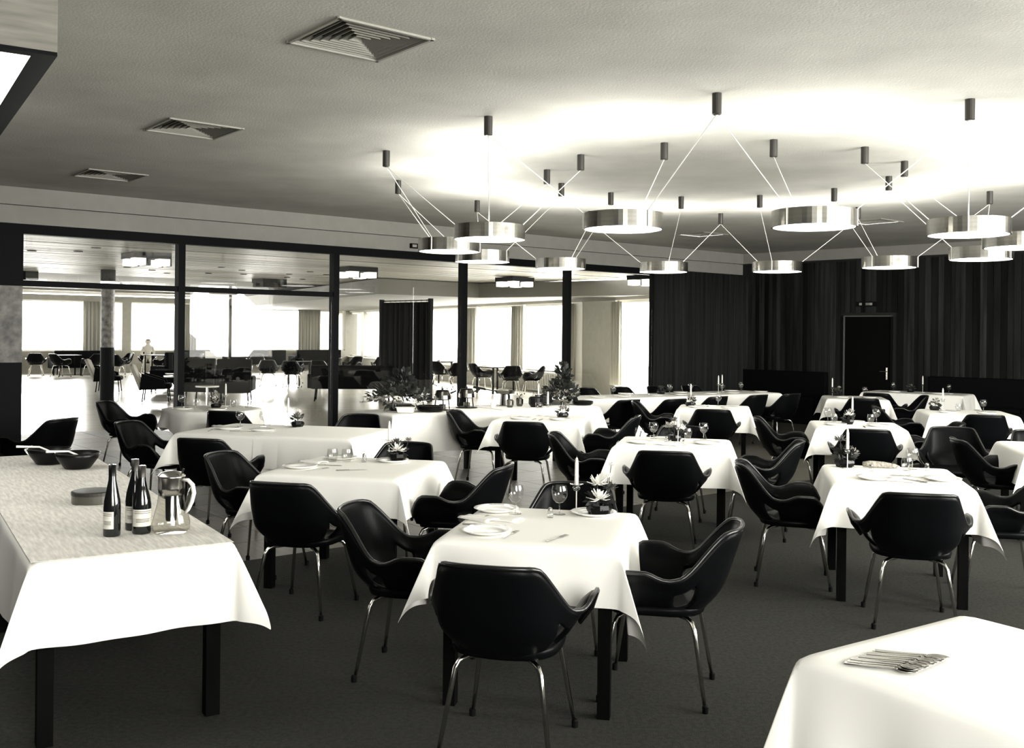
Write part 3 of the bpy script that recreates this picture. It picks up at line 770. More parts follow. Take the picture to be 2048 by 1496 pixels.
def bloom(parent, c, r, n, m, seed):
    rn = random.Random(seed); mb = MB()
    for i in range(n):
        th = 2*PI*i/n*2.4+rn.uniform(-.2, .2); el = rn.uniform(-.1, 1.25); L_ = r*rn.uniform(.8, 1.1); w = r*.13
        d = Vector((math.cos(th)*math.cos(el), math.sin(th)*math.cos(el), math.sin(el)*.8)); s_ = Vector((-math.sin(th), math.cos(th), 0))*w
        a = Vector(c)+d*r*.15; m_ = Vector(c)+d*L_*.6+Vector((0, 0, -r*.05)); e = Vector(c)+d*L_+Vector((0, 0, .02*r))
        mb.add([a-s_*.6, a+s_*.6, m_+s_, e+s_*.3, e-s_*.3, m_-s_], [(0, 1, 2, 5), (5, 2, 3, 4)])
    return mb.build('bloom', m, parent, solid=.0012)
def leaves(parent, c, R_, n, seed, m='leaf', size=.05, name='foliage'):
    rn = random.Random(seed); mb = MB()
    for i in range(n):
        d = Vector((rn.gauss(0, 1), rn.gauss(0, 1), rn.gauss(.3, .8))).normalized(); p = Vector(c)+Vector((d.x*R_[0], d.y*R_[1], d.z*R_[2]))*rn.uniform(.45, 1)
        s_ = d.cross(Vector((rn.random(), rn.random(), rn.random()))).normalized()*size*.3; e = p+(d+Vector((rn.uniform(-.5, .5), rn.uniform(-.5, .5), rn.uniform(-.3, .5)))).normalized()*size
        mb.add([p, (p+e)/2+s_+Vector((0, 0, size*.1)), e, (p+e)/2-s_], [(0, 1, 2), (0, 2, 3)])
    o = mb.build(name, m, parent); o['kind'] = 'stuff'; return o
def octo_bowl(name, label, x, y, z, blooms, seed, rz=0.0, group='black bowls of flowers', sc_=1.0, nleaf=26):
    t = thing(name, label, 'flowers', (x, y, z), rz, group); t.scale = (sc_,)*3
    MB().lathe([(.05, 0), (.066, .028), (.062, .05), (.054, .05), (.05, .03)], 8).build('bowl', 'black_ceramic', t)
    leaves(t, (0, 0, .065), (.05, .05, .045), nleaf, seed)
    for k, (bx, by, bz, r, m) in enumerate(blooms):
        b = bloom(t, (bx, by, bz), r, 30, m, seed+k)
        MB().tube([(bx*.3, by*.3, .03), (bx*.8, by*.8, bz*.6), (bx, by, bz)], .002, 5).build('flower_stem', 'leaf', b)
    return t
# --- front centre table
for k, a in (('plate', (-.30, .30)), ('plate', (-.22, -.26)), ('wine', (-.19, .25)), ('wine', (.03, .29)), ('fork', (-.10, -.27, -8)), ('fork', (.12, -.30, -20)),
             ('knife', (-.27, -.09, -85)), ('napkin', (-.33, .05, 60)), ('napkin', (-.22, .07, 75)), ('shaker', (.0, .19)), ('holder', (.10, .40)), ('plate', (.20, .33))):
    put(k, 'T1', a[0], a[1], a[2] if len(a) > 2 else 0)
put('candle', 'T1', .10, .40, 0, CZT+.136)
x, y = off('T1', .225, .345)
octo_bowl('flower_bowl', 'white chrysanthemums in a black octagonal bowl, front centre table', x, y, CZT, [(-.005, -.06, .085, .065, 'petal'), (-.01, .0, .155, .06, 'petal'), (.045, .0, .19, .03, 'petal'), (.06, .01, .25, .026, 'petal'), (.05, .03, .13, .05, 'petal_dark')], 3, nleaf=60)
# --- right front table
for k, a in (('plate', (-.14, -.24)), ('plate', (.28, -.16)), ('wine', (.17, .36)), ('tumbler', (.12, .26)), ('fork', (-.02, -.33, 70)), ('knife', (.10, -.24, 40)), ('knife', (.08, -.02, -80)), ('napkin', (.2, -.05, 60)), ('fork', (.2, -.25, -50)),
             ('holder', (-.27, .24)), ('shaker', (-.12, .16)), ('shaker', (.26, .33))): put(k, 'T2', a[0], a[1], a[2] if len(a) > 2 else 0)
put('candle', 'T2', -.27, .24, 0, CZT+.136)
x, y = off('T2', -.28, .34)
octo_bowl('flower_bowl', 'dark round blooms in a black bowl, right front table', x, y, CZT, [(-.03, 0, .17, .055, 'petal_dark'), (.04, -.02, .09, .05, 'petal_grey'), (.05, .02, .06, .04, 'petal_dark')], 9, nleaf=90, sc_=1.1)
x, y = off('T2', -.06, .36)
o = MB().tube([(-.10, 0, .03), (-.05, .0, .032), (.04, -.01, .028), (.12, -.02, .02), (.15, -.02, .017)], [.018, .024, .022, .016, .004], 10).build('bread_roll', 'cigar', smooth=True)
o.location = (x, y, CZT-.006); tag(o, 'long mottled pine cone lying beside the dark flowers', 'cone')
# --- middle table
for k, a in (('tumbler', (-.32, .32)), ('wine', (-.19, .27)), ('wine', (.24, .36)), ('tumbler', (.10, .40)), ('napkin', (-.08, .36, 80)), ('napkin', (-.02, .22, 20)), ('plate', (-.27, -.1)), ('plate', (.28, .0)), ('fork', (-.05, -.25, 70)), ('knife', (-.2, -.22, -80)), ('shaker', (.10, -.20)),
             ('holder', (.04, .0)), ('shaker', (-.06, .05))): put(k, 'T3', a[0], a[1], a[2] if len(a) > 2 else 0)
put('candle', 'T3', .04, .0, 0, CZT+.136)
x, y = off('T3', .0, .16); octo_bowl('flower_bowl', 'pale chrysanthemums in black bowl behind candle, middle table', x, y, CZT, [(-.05, 0, .12, .06, 'petal_grey'), (.05, 0, .10, .06, 'petal'), (0, .02, .17, .05, 'petal_dark')], 15)
# --- left centre table
for k, a in (('tumbler', (-.25, .18)), ('tumbler', (-.15, .20)), ('plate', (-.33, -.18)), ('plate', (-.25, .33)), ('knife', (-.2, -.02, -88)), ('knife', (.05, -.2, -60)), ('fork', (-.18, -.22, -30)), ('shaker', (-.03, .22)), ('shaker', (-.06, .30)), ('napkin', (-.36, .1, 70)), ('plate', (.15, .30)), ('holder', (.09, .40))):
    put(k, 'T4', a[0], a[1], a[2] if len(a) > 2 else 0)
put('candle', 'T4', .09, .40, 0, CZT+.136)
x, y = off('T4', .17, .36); octo_bowl('flower_bowl', 'spiky white bloom in a black bowl, left centre table', x, y, CZT, [(0, -.05, .08, .07, 'petal'), (-.01, 0, .125, .05, 'petal_dark'), (.07, .04, .14, .035, 'petal_grey')], 21)
# --- wide left table
for k, a in (('wine', (-.62, .22)), ('wine', (-.40, .27)), ('plate', (-.55, -.1)), ('plate', (-.2, -.12)), ('napkin', (-.75, .1, 60)), ('knife', (-.36, -.2, -60)), ('fork', (-.65, -.25, 20)), ('holder', (-.18, .34))): put(k, 'T5', a[0], a[1], a[2] if len(a) > 2 else 0, CZT+.0)
put('candle', 'T5', -.18, .34, 0, CZT+.136)
x, y = off('T5', -.08, .34); octo_bowl('flower_bowl', 'dark bowl with one white bloom on the wide left table', x, y, CZT+.001, [(0, -.02, .10, .065, 'petal_grey'), (.01, -.06, .08, .045, 'petal_dark'), (0, .03, .14, .04, 'petal')], 27)
# --- remaining tables
for tn, its in (('T8', (('plate', -.2, -.2), ('plate', .22, -.18), ('napkin', -.25, .15), ('wine', -.1, .3), ('wine', .2, .32), ('knife', .03, -.24), ('fork', -.05, -.2), ('holder', .02, .2))),
                ('T9', (('wine', .05, .30), ('plate', -.2, -.1), ('plate', .2, -.1), ('napkin', -.1, .2), ('holder', -.30, .25))),
                ('T10', (('wine', -.26, .36), ('tumbler', -.2, .28), ('tumbler', .18, .33), ('wine', .24, .36), ('plate', -.22, -.1), ('plate', .2, -.1), ('plate', .0, .28), ('holder', -.02, .22), ('knife', .05, -.25))),
                ('T11', (('wine', .18, .28), ('holder', -.30, .28), ('plate', -.2, -.1), ('plate', .2, -.1))),
                ('T13', (('wine', .25, .25), ('tumbler', -.05, .2), ('plate', -.25, -.15), ('plate', .2, -.15), ('holder', -.22, .28))),
                ('T14', (('wine', -.1, .25), ('plate', -.2, -.15), ('tumbler', .1, .1)))):
    for it in its:
        put(it[0], tn, it[1], it[2], 0)
        if it[0] == 'holder': put('candle', tn, it[1], it[2], 0, CZT+.136)
for tn, dx, dy, lab, bl in (('T8', .2, .12, 'dark bowl with pale bloom on the table before the buffet', 'petal_grey'), ('T10', -.08, .06, 'low black bowl with pale blooms on the mid-right table', 'petal'), ('T9', -.30, .1, 'dark bowl of grey blooms on the rear centre table', 'petal_grey'),
                            ('T11', -.24, .15, 'dark leafy bowl on the small table by the door', 'petal_dark'), ('T13', -.33, .22, 'dark bowl beside candle on the right rear table', 'petal_grey'), ('T14', .0, .3, 'dark leafy bowl on the right edge table', 'petal_grey')):
    x, y = off(tn, dx, dy); octo_bowl('flower_bowl', lab, x, y, CZT, [(0, -.02, .10, .06, bl), (.04, .03, .13, .04, 'petal_grey')], sum(map(ord, tn)) % 7+40)
TABLES['T6'] = ((-3.5, 11.72), .55, .55, 0); TABLES['T15'] = (LC, 1.98, .40, 33); TABLES['T12'] = (BC, .80, .38, -38)
for k, dx, dy in (('wine', -.42, .18), ('tumbler', -.26, .24), ('wine', -.08, .32), ('tumbler', .16, .30), ('wine', .32, .26), ('plate', -.3, -.15), ('plate', .1, -.2), ('holder', .05, .36)):
    put(k, 'T6', dx, dy, 0, .7415)
put('candle', 'T6', .05, .36, 0, .7415+.136)
octo_bowl('flower_bowl', 'black bowl with small pale flowers on round rear table', -3.5, 11.85, .7415, [(0, 0, .09, .05, 'petal_grey')], 77)
TABLES['T15'] = (LC, 1.98, .40, 33)
for i in range(7):
    dx = -1.7+i*.56; nm = ('first', 'second', 'third', 'fourth', 'fifth', 'sixth', 'seventh')[i]; zt_ = TZ+.0095
    for k, ddx, ddy in (('wine', .0, .18), ('plate', .1, -.16), ('plate', -.15, .25)) if i % 2 == 0 else (('wine', .05, .1), ('plate', 0, -.18)):
        x, y = off('T15', dx+ddx, ddy)
        place(PR[k], (x, y, zt_), 0, '%s, %s from left on the %s side of long rear table' % (ADJ[k], nm, 'far' if ddy > 0 else 'near'), GRP[k])
for dx, dy, w in ((-1.75, .28, 'left'), (.95, -.02, 'middle'), (1.25, .2, 'right')):
    x, y = off('T15', dx, dy)
    place(PR['holder'], (x, y, TZ+.0095), 0, 'thin candlestick at the %s of the long rear table' % w, GRP['holder']); place(PR['candle'], (x, y, TZ+.0095+.136), 0, 'tapered white candle at the %s of the long rear table' % w, GRP['candle'])
x, y = off('T15', -.15, .1); octo_bowl('flower_bowl', 'dark flower bowl at the centre of the long rear table', x, y, TZ+.0095, [(0, 0, .1, .05, 'petal_dark')], 81)
for k, dx, dy in (('wine', -.45, .2), ('wine', .45, .2), ('plate', -.35, -.1), ('plate', .35, -.1), ('napkin', .5, .0), ('holder', .06, .1)): put(k, 'T12', dx, dy)
put('candle', 'T12', .06, .1, 0, CZT+.136)
x, y = off('T12', -.12, .05); octo_bowl('flower_bowl', 'small dark flower bowl on the bench table', x, y, CZT, [(0, 0, .1, .05, 'petal_grey')], 84)

# --- serving table, left foreground
def nearpt(dx, dy): x, y = R2(dx, dy, rad(NR)); return NC[0]+x, NC[1]+y
NZ = TZ+.003*2+.0085
def bottle(dx, dy, label, prof, paper, z, lab_ang, lw_):
    x, y = nearpt(dx, dy); t = thing('wine_bottle', label, 'bottle', (x, y, z), 0, 'wine bottles on the serving table')
    MB().lathe(prof, 28).build('body', 'bottle_glass', t, smooth=True)
    rr = prof[2][0]+.0008
    def fn(u, v): th = lab_ang+(u-.5)*lw_; return (rr*math.cos(th), rr*math.sin(th), .035+.075*v)
    lb_ = MB().grid(fn, 14, 1).build('label', paper, t, smooth=True)
    for k, zz in enumerate((.10, .092, .066, .060, .054)):
        def fl_(u, v, zz=zz): th = lab_ang+(u-.5)*lw_*(.75 if k < 2 else .6); return ((rr+.0006)*math.cos(th), (rr+.0006)*math.sin(th), zz+.0025*v)
        MB().grid(fl_, 8, 1).build('printed_line', 'label_ink', lb_)
    MB().lathe([(prof[-2][0]+.0012, prof[-1][1]-.06), (prof[-1][0]+.0014, prof[-1][1]-.001), (.001, prof[-1][1]+.001)], 20, caps=False).build('foil', 'black_ceramic' if 'slim' in label else 'canopy_metal', t, smooth=True)
hock = [(.034, 0), (.0365, .006), (.0365, .12), (.034, .155), (.024, .205), (.0165, .245), (.0145, .29), (.0148, .312)]
burg = [(.038, 0), (.0405, .006), (.0405, .125), (.036, .16), (.024, .205), (.0165, .235), (.0145, .275), (.0155, .30)]
va = math.atan2(-4.4, 1.7)
bottle(-.03, -1.47, 'slim dark wine bottle with narrow label, left of three', hock, 'label_paper', NZ, va-.55, 1.5)
bottle(.085, -1.37, 'dark wine bottle with pale foil neck, behind another bottle', [(r, z*1.06) for r, z in burg], 'label_paper', NZ, va-.1, 2.4)
bottle(.095, -1.47, 'dark wine bottle with broad white label, beside the jug', burg, 'label_paper', NZ, va+.1, 2.4)
x, y = nearpt(.215, -1.50)
t = thing('glass_jug', 'glass jug with metal collar, lid and curved handle', 'jug', (x, y, NZ), rad(-15))
MB().lathe([(.001, .004), (.07, .0), (.082, .012), (.083, .04), (.072, .085), (.060, .13), (.056, .17), (.055, .18)], 30, caps=False).build('body', 'jug_glass', t, smooth=True)
MB().lathe([(.0575, .168), (.0585, .20), (.0575, .245), (.060, .252)], 30, caps=False).build('collar', 'brushed', t, smooth=True, solid=.002)
MB().add([(-.055, -.02, .25), (-.055, .02, .25), (-.085, 0, .252), (-.055, 0, .195)], [(0, 2, 3), (2, 1, 3), (0, 1, 2)]).build('spout', 'brushed', t)
ld = MB().lathe([(.060, .250), (.045, .266), (.02, .272), (.001, .273)], 28, caps=False).build('lid', 'brushed', t, smooth=True)
MB().tube([(.052, 0, .262), (.062, 0, .285)], .005, 8).build('thumb_rest', 'steel', ld)
MB().tube([(.056, 0, .235), (.085, 0, .235), (.108, 0, .215), (.115, 0, .18), (.105, 0, .14), (.088, 0, .105), (.070, 0, .085)], [.007, .009, .010, .010, .009, .008, .006], 10).build('handle', 'china', t, smooth=True)
MB().lathe([(.022, .05), (.024, .06), (.026, .165)], 14).build('ice_tube', 'black_ceramic', t, smooth=True)
x, y = nearpt(.05, -.52)
t = thing('round_tin', 'round polished metal box with lid on the pale cloth', 'tin', (x, y, NZ-.003), 0)
MB().lathe([(.105, 0), (.107, .005), (.107, .045)], 32).build('body', 'tin_metal', t)
MB().lathe([(.109, .045), (.109, .062), (.10, .066), (.001, .067)], 32, caps=False).build('lid', 'canopy_metal', t)
for k, (dx, dy, lab) in enumerate(((.06, 1.25, 'black salad bowl at far end, left behind its twin'), (.19, .93, 'black salad bowl at far end, right and nearer'))):
    x, y = nearpt(dx, dy); t = thing('salad_bowl', lab, 'bowl', (x, y, NZ-.006), 0, 'black salad bowls')
    MB().lathe([(.001, .006), (.075, .0), (.085, .01), (.125, .065), (.14, .105), (.133, .106), (.118, .068), (.08, .018), (.001, .014)], 30, caps=False).build('shell', 'black_ceramic', t, smooth=True)
    a = thing('serving_spoon', ('pale serving spoon resting in the left black bowl', 'pale serving spoon resting in the right black bowl')[k], 'spoon', (x, y, NZ+.10), rad(25+20*k), 'salad servers')
    MB().tube([(.02, 0, -.03), (-.06, 0, .01), (-.20, 0, .018)], [.007, .006, .008], 8).build('handle', 'china', a)
    MB().lathe([(.001, -.01), (.018, -.004), (.022, .002)], 12, (.03, 0, -.03), caps=False).build('scoop', 'china', a, smooth=True)
# --- spoons, right foreground
def spoon_proto():
    t = thing('serving_spoon', 'steel serving spoon lying in the fanned row', 'spoon', group='row of spoons on the right foreground cloth')
    MB().add([(-.011, -.13, .004), (.011, -.13, .004), (.010, -.09, .005), (.0035, 0, .009), (-.0035, 0, .009), (-.010, -.09, .005)], [(0, 1, 2, 5), (5, 2, 3, 4)]).build('handle', 'steel', t, solid=.003)
    def fn(u, v):
        w = .020*math.sin(PI*min(.999, max(.001, v)))**.6; return ((2*u-1)*w, .0+.062*v, .008-.006*(1-(2*u-1)**2)*math.sin(PI*v))
    MB().grid(fn, 6, 8).build('bowl', 'steel', t, smooth=True, solid=.0015); return t
SP = spoon_proto()
sd = Vector((1.17, 2.72))-Vector((.99, 2.81))
for i in range(13):
    f = i/12; x = 1.055+.135*f; y = 2.735+.115*f
    o = place(SP, (x, y, TZ+.008+.0012*(i % 3)), rad(-118+8*f+random.uniform(-3, 3)), 'steel serving spoon lying in the fanned row, %s from the left' % ('first', 'second', 'third', 'fourth', 'fifth', 'sixth', 'seventh', 'eighth', 'ninth', 'tenth', 'eleventh', 'twelfth', 'thirteenth')[i], 'row of spoons on the right foreground cloth')

# --- buffet
def bufpt(dx, dy): x, y = R2(dx, dy, rad(UR)); return UC[0]+x, UC[1]+y
BZ = .76+.0095
def arrangement(dx, dy, label, Rr, hgt, n, seed, bl, dish):
    x, y = bufpt(dx, dy); t = thing('flower_arrangement', label, 'flowers', (x, y, BZ), 0)
    MB().lathe([(.10, 0), (.14, .05), (.15, .07), (.13, .07)], 20).build('dish', dish, t)
    leaves(t, (0, 0, .15), (Rr, Rr, .14), n*2, seed, size=.085)
    leaves(t, (0.02, 0, .30), (Rr*.42, Rr*.42, hgt*.62), n, seed+1, size=.085, name='upper_foliage')
    rn = random.Random(seed)
    for k in range(bl):
        th = rn.uniform(3.0, 6.9); r = Rr*rn.uniform(.5, 1.12); bloom(t, (r*math.cos(th), r*math.sin(th)-.03, .10+rn.uniform(0, .2)*(1-r/Rr*.6)), rn.uniform(.035, .055), 16, rn.choice(('petal_grey', 'petal_grey', 'petal_grey', 'petal', 'petal_dark')), seed+k)
    return t
arrangement(-1.10, .10, 'large spreading flower arrangement at left end of the buffet', .38, .24, 95, 5, 34, 'black_ceramic')
arrangement(1.18, .0, 'tall dark flower arrangement at right end of the buffet', .19, .33, 110, 6, 14, 'brushed')
x, y = bufpt(-1.20, -.22); t = thing('white_dish', 'oblong white dish in front of large flower arrangement', 'dish', (x, y, BZ), rad(-5))
MB().box((0, 0, .03), (.20, .11, .06), 0, .85).build('body', 'china', t, bevel=.01)
MB().box((0, 0, .062), (.21, .12, .006)).build('rim', 'china', t)
x, y = bufpt(-.86, -.18)
for k in range(4):
    o = MB().lathe([(.001, 0), (.12, .002), (.155, .018), (.155, .022), (.12, .008), (.001, .006)], 28, caps=False).build('dark_plate', 'black_ceramic', smooth=True, loc=(x+random.uniform(-.01, .01), y, BZ+.0135*k))
    tag(o, 'dark plate in the stack left of the fondue pot, ' + ('lowest', 'second from below', 'third from below', 'topmost')[k], 'plate', 'stack of dark plates')
def fondue(dx, dy, label):
    x, y = bufpt(dx, dy); t = thing('fondue_pot', label, 'pot', (x, y, BZ), rad(10), 'fondue pots')
    MB().lathe([(.085, .115), (.10, .125), (.095, .17), (.075, .215), (.08, .22)], 24).build('pot', 'pot_metal', t, smooth=False)
    MB().lathe([(.082, .218), (.06, .228), (.012, .232), (.012, .25), (.001, .252)], 20, caps=False).build('lid', 'black_ceramic', t)
    MB().tube([(.09, 0, .19), (.14, 0, .21), (.16, 0, .222)], .010, 8).build('handle', 'black_ceramic', t)
    for k in range(3):
        a, b = R2(.10, 0, k*2*PI/3+.5); c_, d_ = R2(.085, 0, k*2*PI/3+.5); MB().tube([(c_, d_, .118), (a, b, .004)], .007, 6).build('stand_leg', 'black_ceramic', t)
    MB().lathe([(.13, 0), (.135, .008), (.12, .012)], 24).build('tray', 'black_ceramic', t)
    MB().lathe([(.04, .012), (.042, .06), (.02, .065)], 16).build('burner', 'tin_metal', t)
fondue(-.62, -.06, 'metal fondue pot on black stand with burner, left one'); fondue(-.18, .10, 'metal fondue pot on black stand with burner, right one')
x, y = bufpt(.42, .15); t = thing('frying_pan', 'frying pan on a burner with long black handle', 'pan', (x, y, BZ), rad(190))
MB().lathe([(.001, .15), (.11, .15), (.135, .19), (.132, .19), (.108, .154), (.001, .154)], 24, caps=False).build('pan', 'tin_metal', t)
MB().tube([(.13, 0, .18), (.24, 0, .20), (.25, 0, .203), (.40, 0, .23)], [.006, .006, .013, .014], 8).build('handle', 'black_ceramic', t)
MB().lathe([(.07, 0), (.075, .01), (.06, .14), (.07, .149)], 16).build('burner', 'pot_metal', t)
for dx, dy, lab, r, h, m in ((.10, -.05, 'small pale jar left of the cup on the buffet', .035, .06, 'china'), (.30, -.12, 'pale cup on three legs on the buffet', .045, .09, 'tin_metal'), (.52, -.02, 'round metal canister right of the cup on the buffet', .045, .10, 'pot_metal'), (.62, -.22, 'black lidded pot in front of the candle on the buffet', .09, .12, 'black_ceramic'), (.88, -.05, 'dark goblet dish left of the right flowers on the buffet', .10, .13, 'black_ceramic')):
    x, y = bufpt(dx, dy); t = thing('serving_jar', lab, 'jar', (x, y, BZ))
    MB().lathe([(r*.7, 0), (r, h*.3), (r, h*.9), (r*.85, h)], 18).build('body', m, t, smooth=False); MB().lathe([(r*.9, h), (r*.6, h*1.08), (r*.15, h*1.1), (r*.15, h*1.25)], 14).build('lid', m, t)
x, y = bufpt(1.36, -.22)
for k in range(3):
    o = MB().lathe([(.001, 0), (.10, .002), (.135, .02), (.135, .024), (.10, .008), (.001, .006)], 26, caps=False).build('dark_plate', 'black_ceramic', smooth=True, loc=(x, y, BZ+.0135*k)); tag(o, 'dark plate at the right buffet end, ' + ('lowest', 'middle', 'topmost')[k] + ' of three', 'plate', 'dark plates at the right buffet end')
x, y = bufpt(.75, -.1); place(PR['holder'], (x, y, BZ), 0, 'thin candlestick among the pots on the buffet', GRP['holder']); place(PR['candle'], (x, y, BZ+.136), 0, 'tapered white candle among the pots on the buffet', GRP['candle'])
x, y = bufpt(1.0, .30); place(PR['wine'], (x, y, BZ), 0, 'clear stemmed wine glass on the buffet behind the dishes', GRP['wine'])

# --- wall benches
def bench(t0, t1, label):
    p = bp((t0+t1)/2, -.02); t = thing('wall_bench', label, 'bench', (p.x, p.y, 0), BA)
    L_ = t1-t0; s_ = 1 if BN.dot(Vector((-math.sin(BA), math.cos(BA)))) < 0 else -1
    MB().box((0, s_*.33, .22), (L_, .60, .44)).build('base', 'black_fabric', t, bevel=.02)
    for k in range(3): MB().box((-L_/2+L_*(k+.5)/3, s_*.35, .47), (L_/3-.01, .56, .07)).build('seat_cushion', 'black_fabric', t, bevel=.02)
    MB().box((0, s_*.09, .70), (L_, .13, .56)).build('backrest', 'black_fabric', t, bevel=.03)
bench(.15, 2.1, 'black upholstered wall bench left of the door'); bench(4.05, 6.6, 'black upholstered wall bench right of the door')

# ================================================================== LOUNGE FURNITURE
def lounge_chair(x, y, rz, label, m_out, m_seat, group):
    t = thing('lounge_chair', label, 'armchair', (x, y, 0), rad(rz), group)
    def bk(u, v): a = (u-.5)*2; return (.33*a*(1-.15*v), -.30-.22*v-.05*(1-a*a), .28+.58*v-.04*a*a*v)
    MB().grid(bk, 10, 6).build('backrest', m_out, t, smooth=True, solid=.07)
    MB().box((0, .02, .36), (.62, .62, .12)).build('seat', m_seat, t, bevel=.04)
    for s_ in (-1, 1):
        MB().add([(s_*.34, -.34, .28), (s_*.34, .22, .30), (s_*.34, .20, .50), (s_*.34, -.30, .66)], [(0, 1, 2, 3)]).build('side_wing', m_seat, t, solid=.05)
        for b_ in (-.26, .26): MB().tube([(s_*.24, b_, .30), (s_*.28, b_*1.12, 0)], .014, 6).build('leg', 'dark_wood', t)
lounge_chair(-8.25, 23.25, -75, 'light grey backed lounge armchair with dark seat, nearer one', 'grey_fabric', 'black_fabric', 'grey-backed lounge armchairs')
lounge_chair(-10.75, 26.7, -75, 'light grey backed lounge armchair behind the dark column', 'grey_fabric', 'black_fabric', 'grey-backed lounge armchairs')
for x, y, a, w in ((-7.35, 23.9, -5, 'left of the facing-away pair'), (-6.5, 23.6, 8, 'right of the facing-away pair'), (-9.3, 26.9, 100, 'beside the white round tables'), (-10.2, 29.8, 60, 'far back left of the white round tables'), (-8.6, 28.6, 120, 'far back right of the white round tables')):
    t = thing('club_chair', 'black upholstered club chair in the lounge, ' + w, 'armchair', (x, y, 0), rad(a), 'black club chairs in the lounge')
    MB().box((0, -.30, .60), (.80, .16, .80), 0, .92).build('backrest', 'black_fabric', t, bevel=.04); MB().box((0, .05, .36), (.60, .62, .18)).build('seat', 'black_fabric', t, bevel=.04)
    for s_ in (-1, 1):
        MB().box((s_*.36, .02, .42), (.12, .66, .34)).build('armrest', 'black_fabric', t, bevel=.03)
        for b_ in (-.3, .3): MB().tube([(s_*.3, b_, .22), (s_*.32, b_*1.05, 0)], .018, 6).build('leg', 'dark_wood', t)
def rtable(x, y, z, r, label, m='china'):
    t = thing('side_table', label, 'table', (x, y, 0), 0, 'round lounge tables')
    MB().lathe([(r, z-.03), (r, z), (.001, z+.001)], 28).build('tabletop', m, t); MB().lathe([(.03, .02), (.03, z-.03)], 10).build('pedestal', 'chrome', t); MB().lathe([(.2, 0), (.2, .015), (.03, .03)], 20).build('base', 'chrome', t)
rtable(-8.35, 24.9, .52, .30, 'small round white lounge table, nearer one'); rtable(-8.9, 26.6, .52, .30, 'small round white lounge table, farther one')
rtable(-6.6, 21.7, .46, .25, 'low white pedestal table between column and black chairs')
lc_i = 0
LCH = [(-16.65, 35.0, 20), (-15.6, 34.6, -30), (-14.8, 35.3, 60), (-14.2, 36.5, 140), (-13.6, 34.4, 0), (-12.4, 35.5, 80), (-11.6, 36.4, 140), (-10.6, 36.0, -20), (-9.6, 37.5, 30),
       (-7.3, 30.0, 10), (-6.45, 29.4, 0), (-5.75, 30.2, -10), (-6.9, 31.6, 170), (-6.0, 33.0, 90), (-5.5, 34.6, 150), (-4.6, 35.2, 20),
       (-1.6, 29.3, 20), (-.85, 28.75, -60), (-.02, 26.9, 10), (.55, 27.1, 80), (-2.1, 30.3, -40), (-2.6, 31.2, 100)]
lw_ = ['left end by the first far window', 'second by the first far window', 'third by the first far window', 'right of the first far window chairs', 'beside the newspaper tables', 'before the narrow far curtain', 'before the broad far curtain', 'right of the broad far curtain', 'before the right far window',
       'left of the row of three', 'middle of the row of three', 'right of the row of three', 'behind the row of three', 'far right of the row of three', 'behind the second post', 'left of the curtain screen',
       'right of the third post, broad back', 'turned sideways right of the third post', 'largest by the right lounge windows', 'rightmost by the radiator', 'just right of the curtain screen', 'farthest right of the curtain screen']
for (x, y, a), w in zip(LCH, lw_): chair(x, y, a, 'dark shell armchair in the lounge, ' + w)
def sqtable(x, y, label):
    t = thing('lounge_table', label, 'table', (x, y, 0), GA, 'square lounge tables'); MB().box((0, 0, .72), (.8, .8, .03)).build('tabletop', 'dark_wood', t)
    for a in (-1, 1):
        for b in (-1, 1): MB().box((a*.36, b*.36, .352), (.04, .04, .705)).build('leg', 'dark_wood', t)
for x, y, w in ((-15.75, 35.45, 'by the first far window'), (-13.0, 36.8, 'by the middle far window'), (-6.4, 30.9, 'behind the row of three chairs'), (-.45, 27.75, 'by the right lounge windows'), (-2.45, 32.4, 'right of the curtain screen')): sqtable(x, y, 'dark square lounge table ' + w)
for tt, w in ((-2.6, 'at left end of'), (.9, 'second from left along'), (5.3, 'behind the column along'), (7.9, 'before the broad curtain of'), (10.5, 'at right end of')):
    p = fp(tt, -.75); t = thing('club_sofa', 'dark sofa ' + w + ' the far window wall', 'sofa', (p.x, p.y, 0), GA, 'dark sofas along the far windows')
    MB().box((0, -.32, .56), (2.1, .16, .62)).build('backrest', 'black_fabric', t, bevel=.03); MB().box((0, .05, .34), (2.0, .70, .22)).build('seat', 'black_fabric', t, bevel=.03)
    for s_ in (-1, 1):
        MB().box((s_*1.03, .02, .42), (.10, .70, .40)).build('armrest', 'black_fabric', t, bevel=.02)
        for b_ in (-.3, .3): MB().tube([(s_*.9, b_, .25), (s_*.92, b_, 0)], .02, 6).build('leg', 'dark_wood', t)
# sofa seen from behind
t = thing('sofa', 'long low black sofa seen from behind, before the curtain screen', 'sofa', (-3.85, 24.2, 0), rad(8))
MB().box((0, -.35, .58), (1.95, .16, .56)).build('backrest', 'black_fabric', t, bevel=.03); MB().box((0, .05, .38), (1.9, .75, .18)).build('seat', 'black_fabric', t, bevel=.03)
for s_ in (-1, 1):
    MB().box((s_*1.0, .02, .48), (.10, .72, .34)).build('armrest', 'black_fabric', t, bevel=.02)
    for b_ in (-.33, .33): MB().tube([(s_*.85, b_, .30), (s_*.88, b_, 0)], .018, 6).build('leg', 'dark_wood', t)
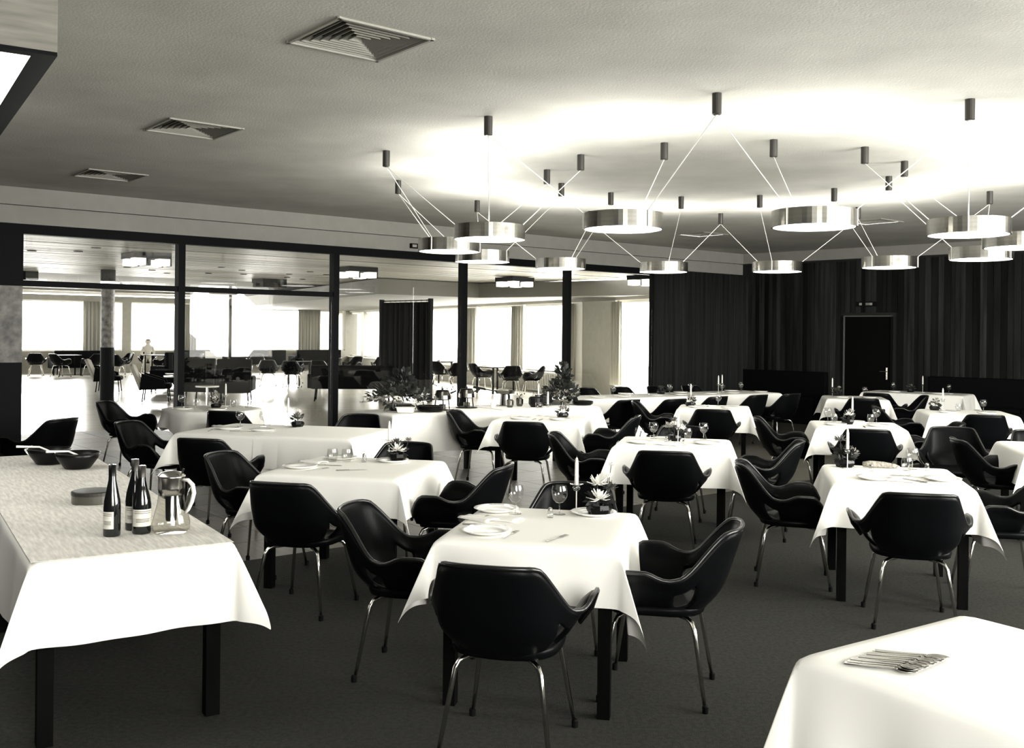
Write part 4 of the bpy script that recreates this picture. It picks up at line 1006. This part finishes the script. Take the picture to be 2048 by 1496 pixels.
# curtain screen
p0 = Vector((-3.30, 25.3)); p1 = Vector((-1.96, 24.0)); d = (p1-p0); a = math.atan2(d.y, d.x); Ls = d.length
t = thing('curtain_screen', 'tall black curtain hung on rings between two posts', 'screen', (p0.x, p0.y, 0), a)
for x in (.0, Ls): MB().box((x, 0, 1.24), (.09, .09, 2.48)).build('post', 'black_paint', t)
MB().tube([(0, 0, 2.44), (Ls, 0, 2.44)], .012, 8).build('rail', 'dark_wood', t)
for k in range(9):
    x = Ls*(k+.7)/9.4; MB().tube([(x, .022*math.cos(q*PI/4), 2.435+.022*math.sin(q*PI/4)) for q in range(9)], .004, 5, caps=False).build('ring', 'dark_wood', t)
def scf(u, v): return (.05+u*(Ls-.1), .06*math.sin(2*PI*9*u)+.02*math.sin(2*PI*21*u), 2.40-2.32*v)
MB().grid(scf, 90, 3).build('drape', 'shade_curtain', t, smooth=True, solid=.006)
# leaning white board
t = thing('white_board', 'white slanted board standing among dark lounge chairs', 'board', (-7.75, 26.0, .0), rad(20))
MB().box((0, 0, .94), (.42, .03, .36)).build('panel', 'china', t); t.children[0].rotation_euler = (rad(0), rad(0), 0)
for s_ in (-1, 1): MB().tube([(s_*.18, .0, .78), (s_*.22, .14, 0)], .012, 6).build('leg', 'dark_wood', t)
MB().tube([(0, 0, .78), (0, -.24, 0)], .012, 6).build('leg', 'dark_wood', t)
# seated person at a far window
t = thing('person', 'person painted pale like window glare, seated at far window, facing the camera', 'person', (-13.9, 38.2, 0), rad(200))
me = bpy.data.meshes.new('body')
V = [(0, 0, .50), (0, -.02, .72), (0, -.02, .98), (0, .0, 1.06), (0, .02, 1.20), (.17, -.02, .98), (.23, .05, .72), (.12, .28, .70), (-.17, -.02, .98), (-.23, .05, .72), (-.12, .28, .70), (.10, .02, .48), (.12, .42, .48), (.12, .45, .08), (-.10, .02, .48), (-.12, .42, .48), (-.12, .45, .08), (.12, .55, .04), (-.12, .55, .04)]
Rr = [.13, .12, .13, .055, .095, .055, .045, .035, .055, .045, .035, .09, .07, .045, .09, .07, .045, .04, .04]
Ed = [(0, 1), (1, 2), (2, 3), (3, 4), (2, 5), (5, 6), (6, 7), (2, 8), (8, 9), (9, 10), (0, 11), (11, 12), (12, 13), (0, 14), (14, 15), (15, 16), (13, 17), (16, 18)]
me.from_pydata(V, Ed, []); me.materials.append(MATS['glare_shirt']); o = bpy.data.objects.new('body', me); C.objects.link(o); o.parent = t
md = o.modifiers.new('skin', 'SKIN')
for i, r in enumerate(Rr): me.skin_vertices[0].data[i].radius = (r, r)
me.skin_vertices[0].data[0].use_root = True
o.modifiers.new('sub', 'SUBSURF').levels = 1
MB().lathe([(.001, 1.31), (.07, 1.29), (.10, 1.23), (.098, 1.17), (.08, 1.14)], 14, (0, .0, 0), caps=False).build('hair', 'hair', t, smooth=True)
MB().lathe([(.001, 1.10), (.06, 1.12), (.085, 1.18), (.08, 1.25)], 14, (0, .035, 0), caps=False).build('face', 'skin', t, smooth=True)
c2 = chair(-13.9, 38.15, 200, 'dark shell armchair under the seated person')
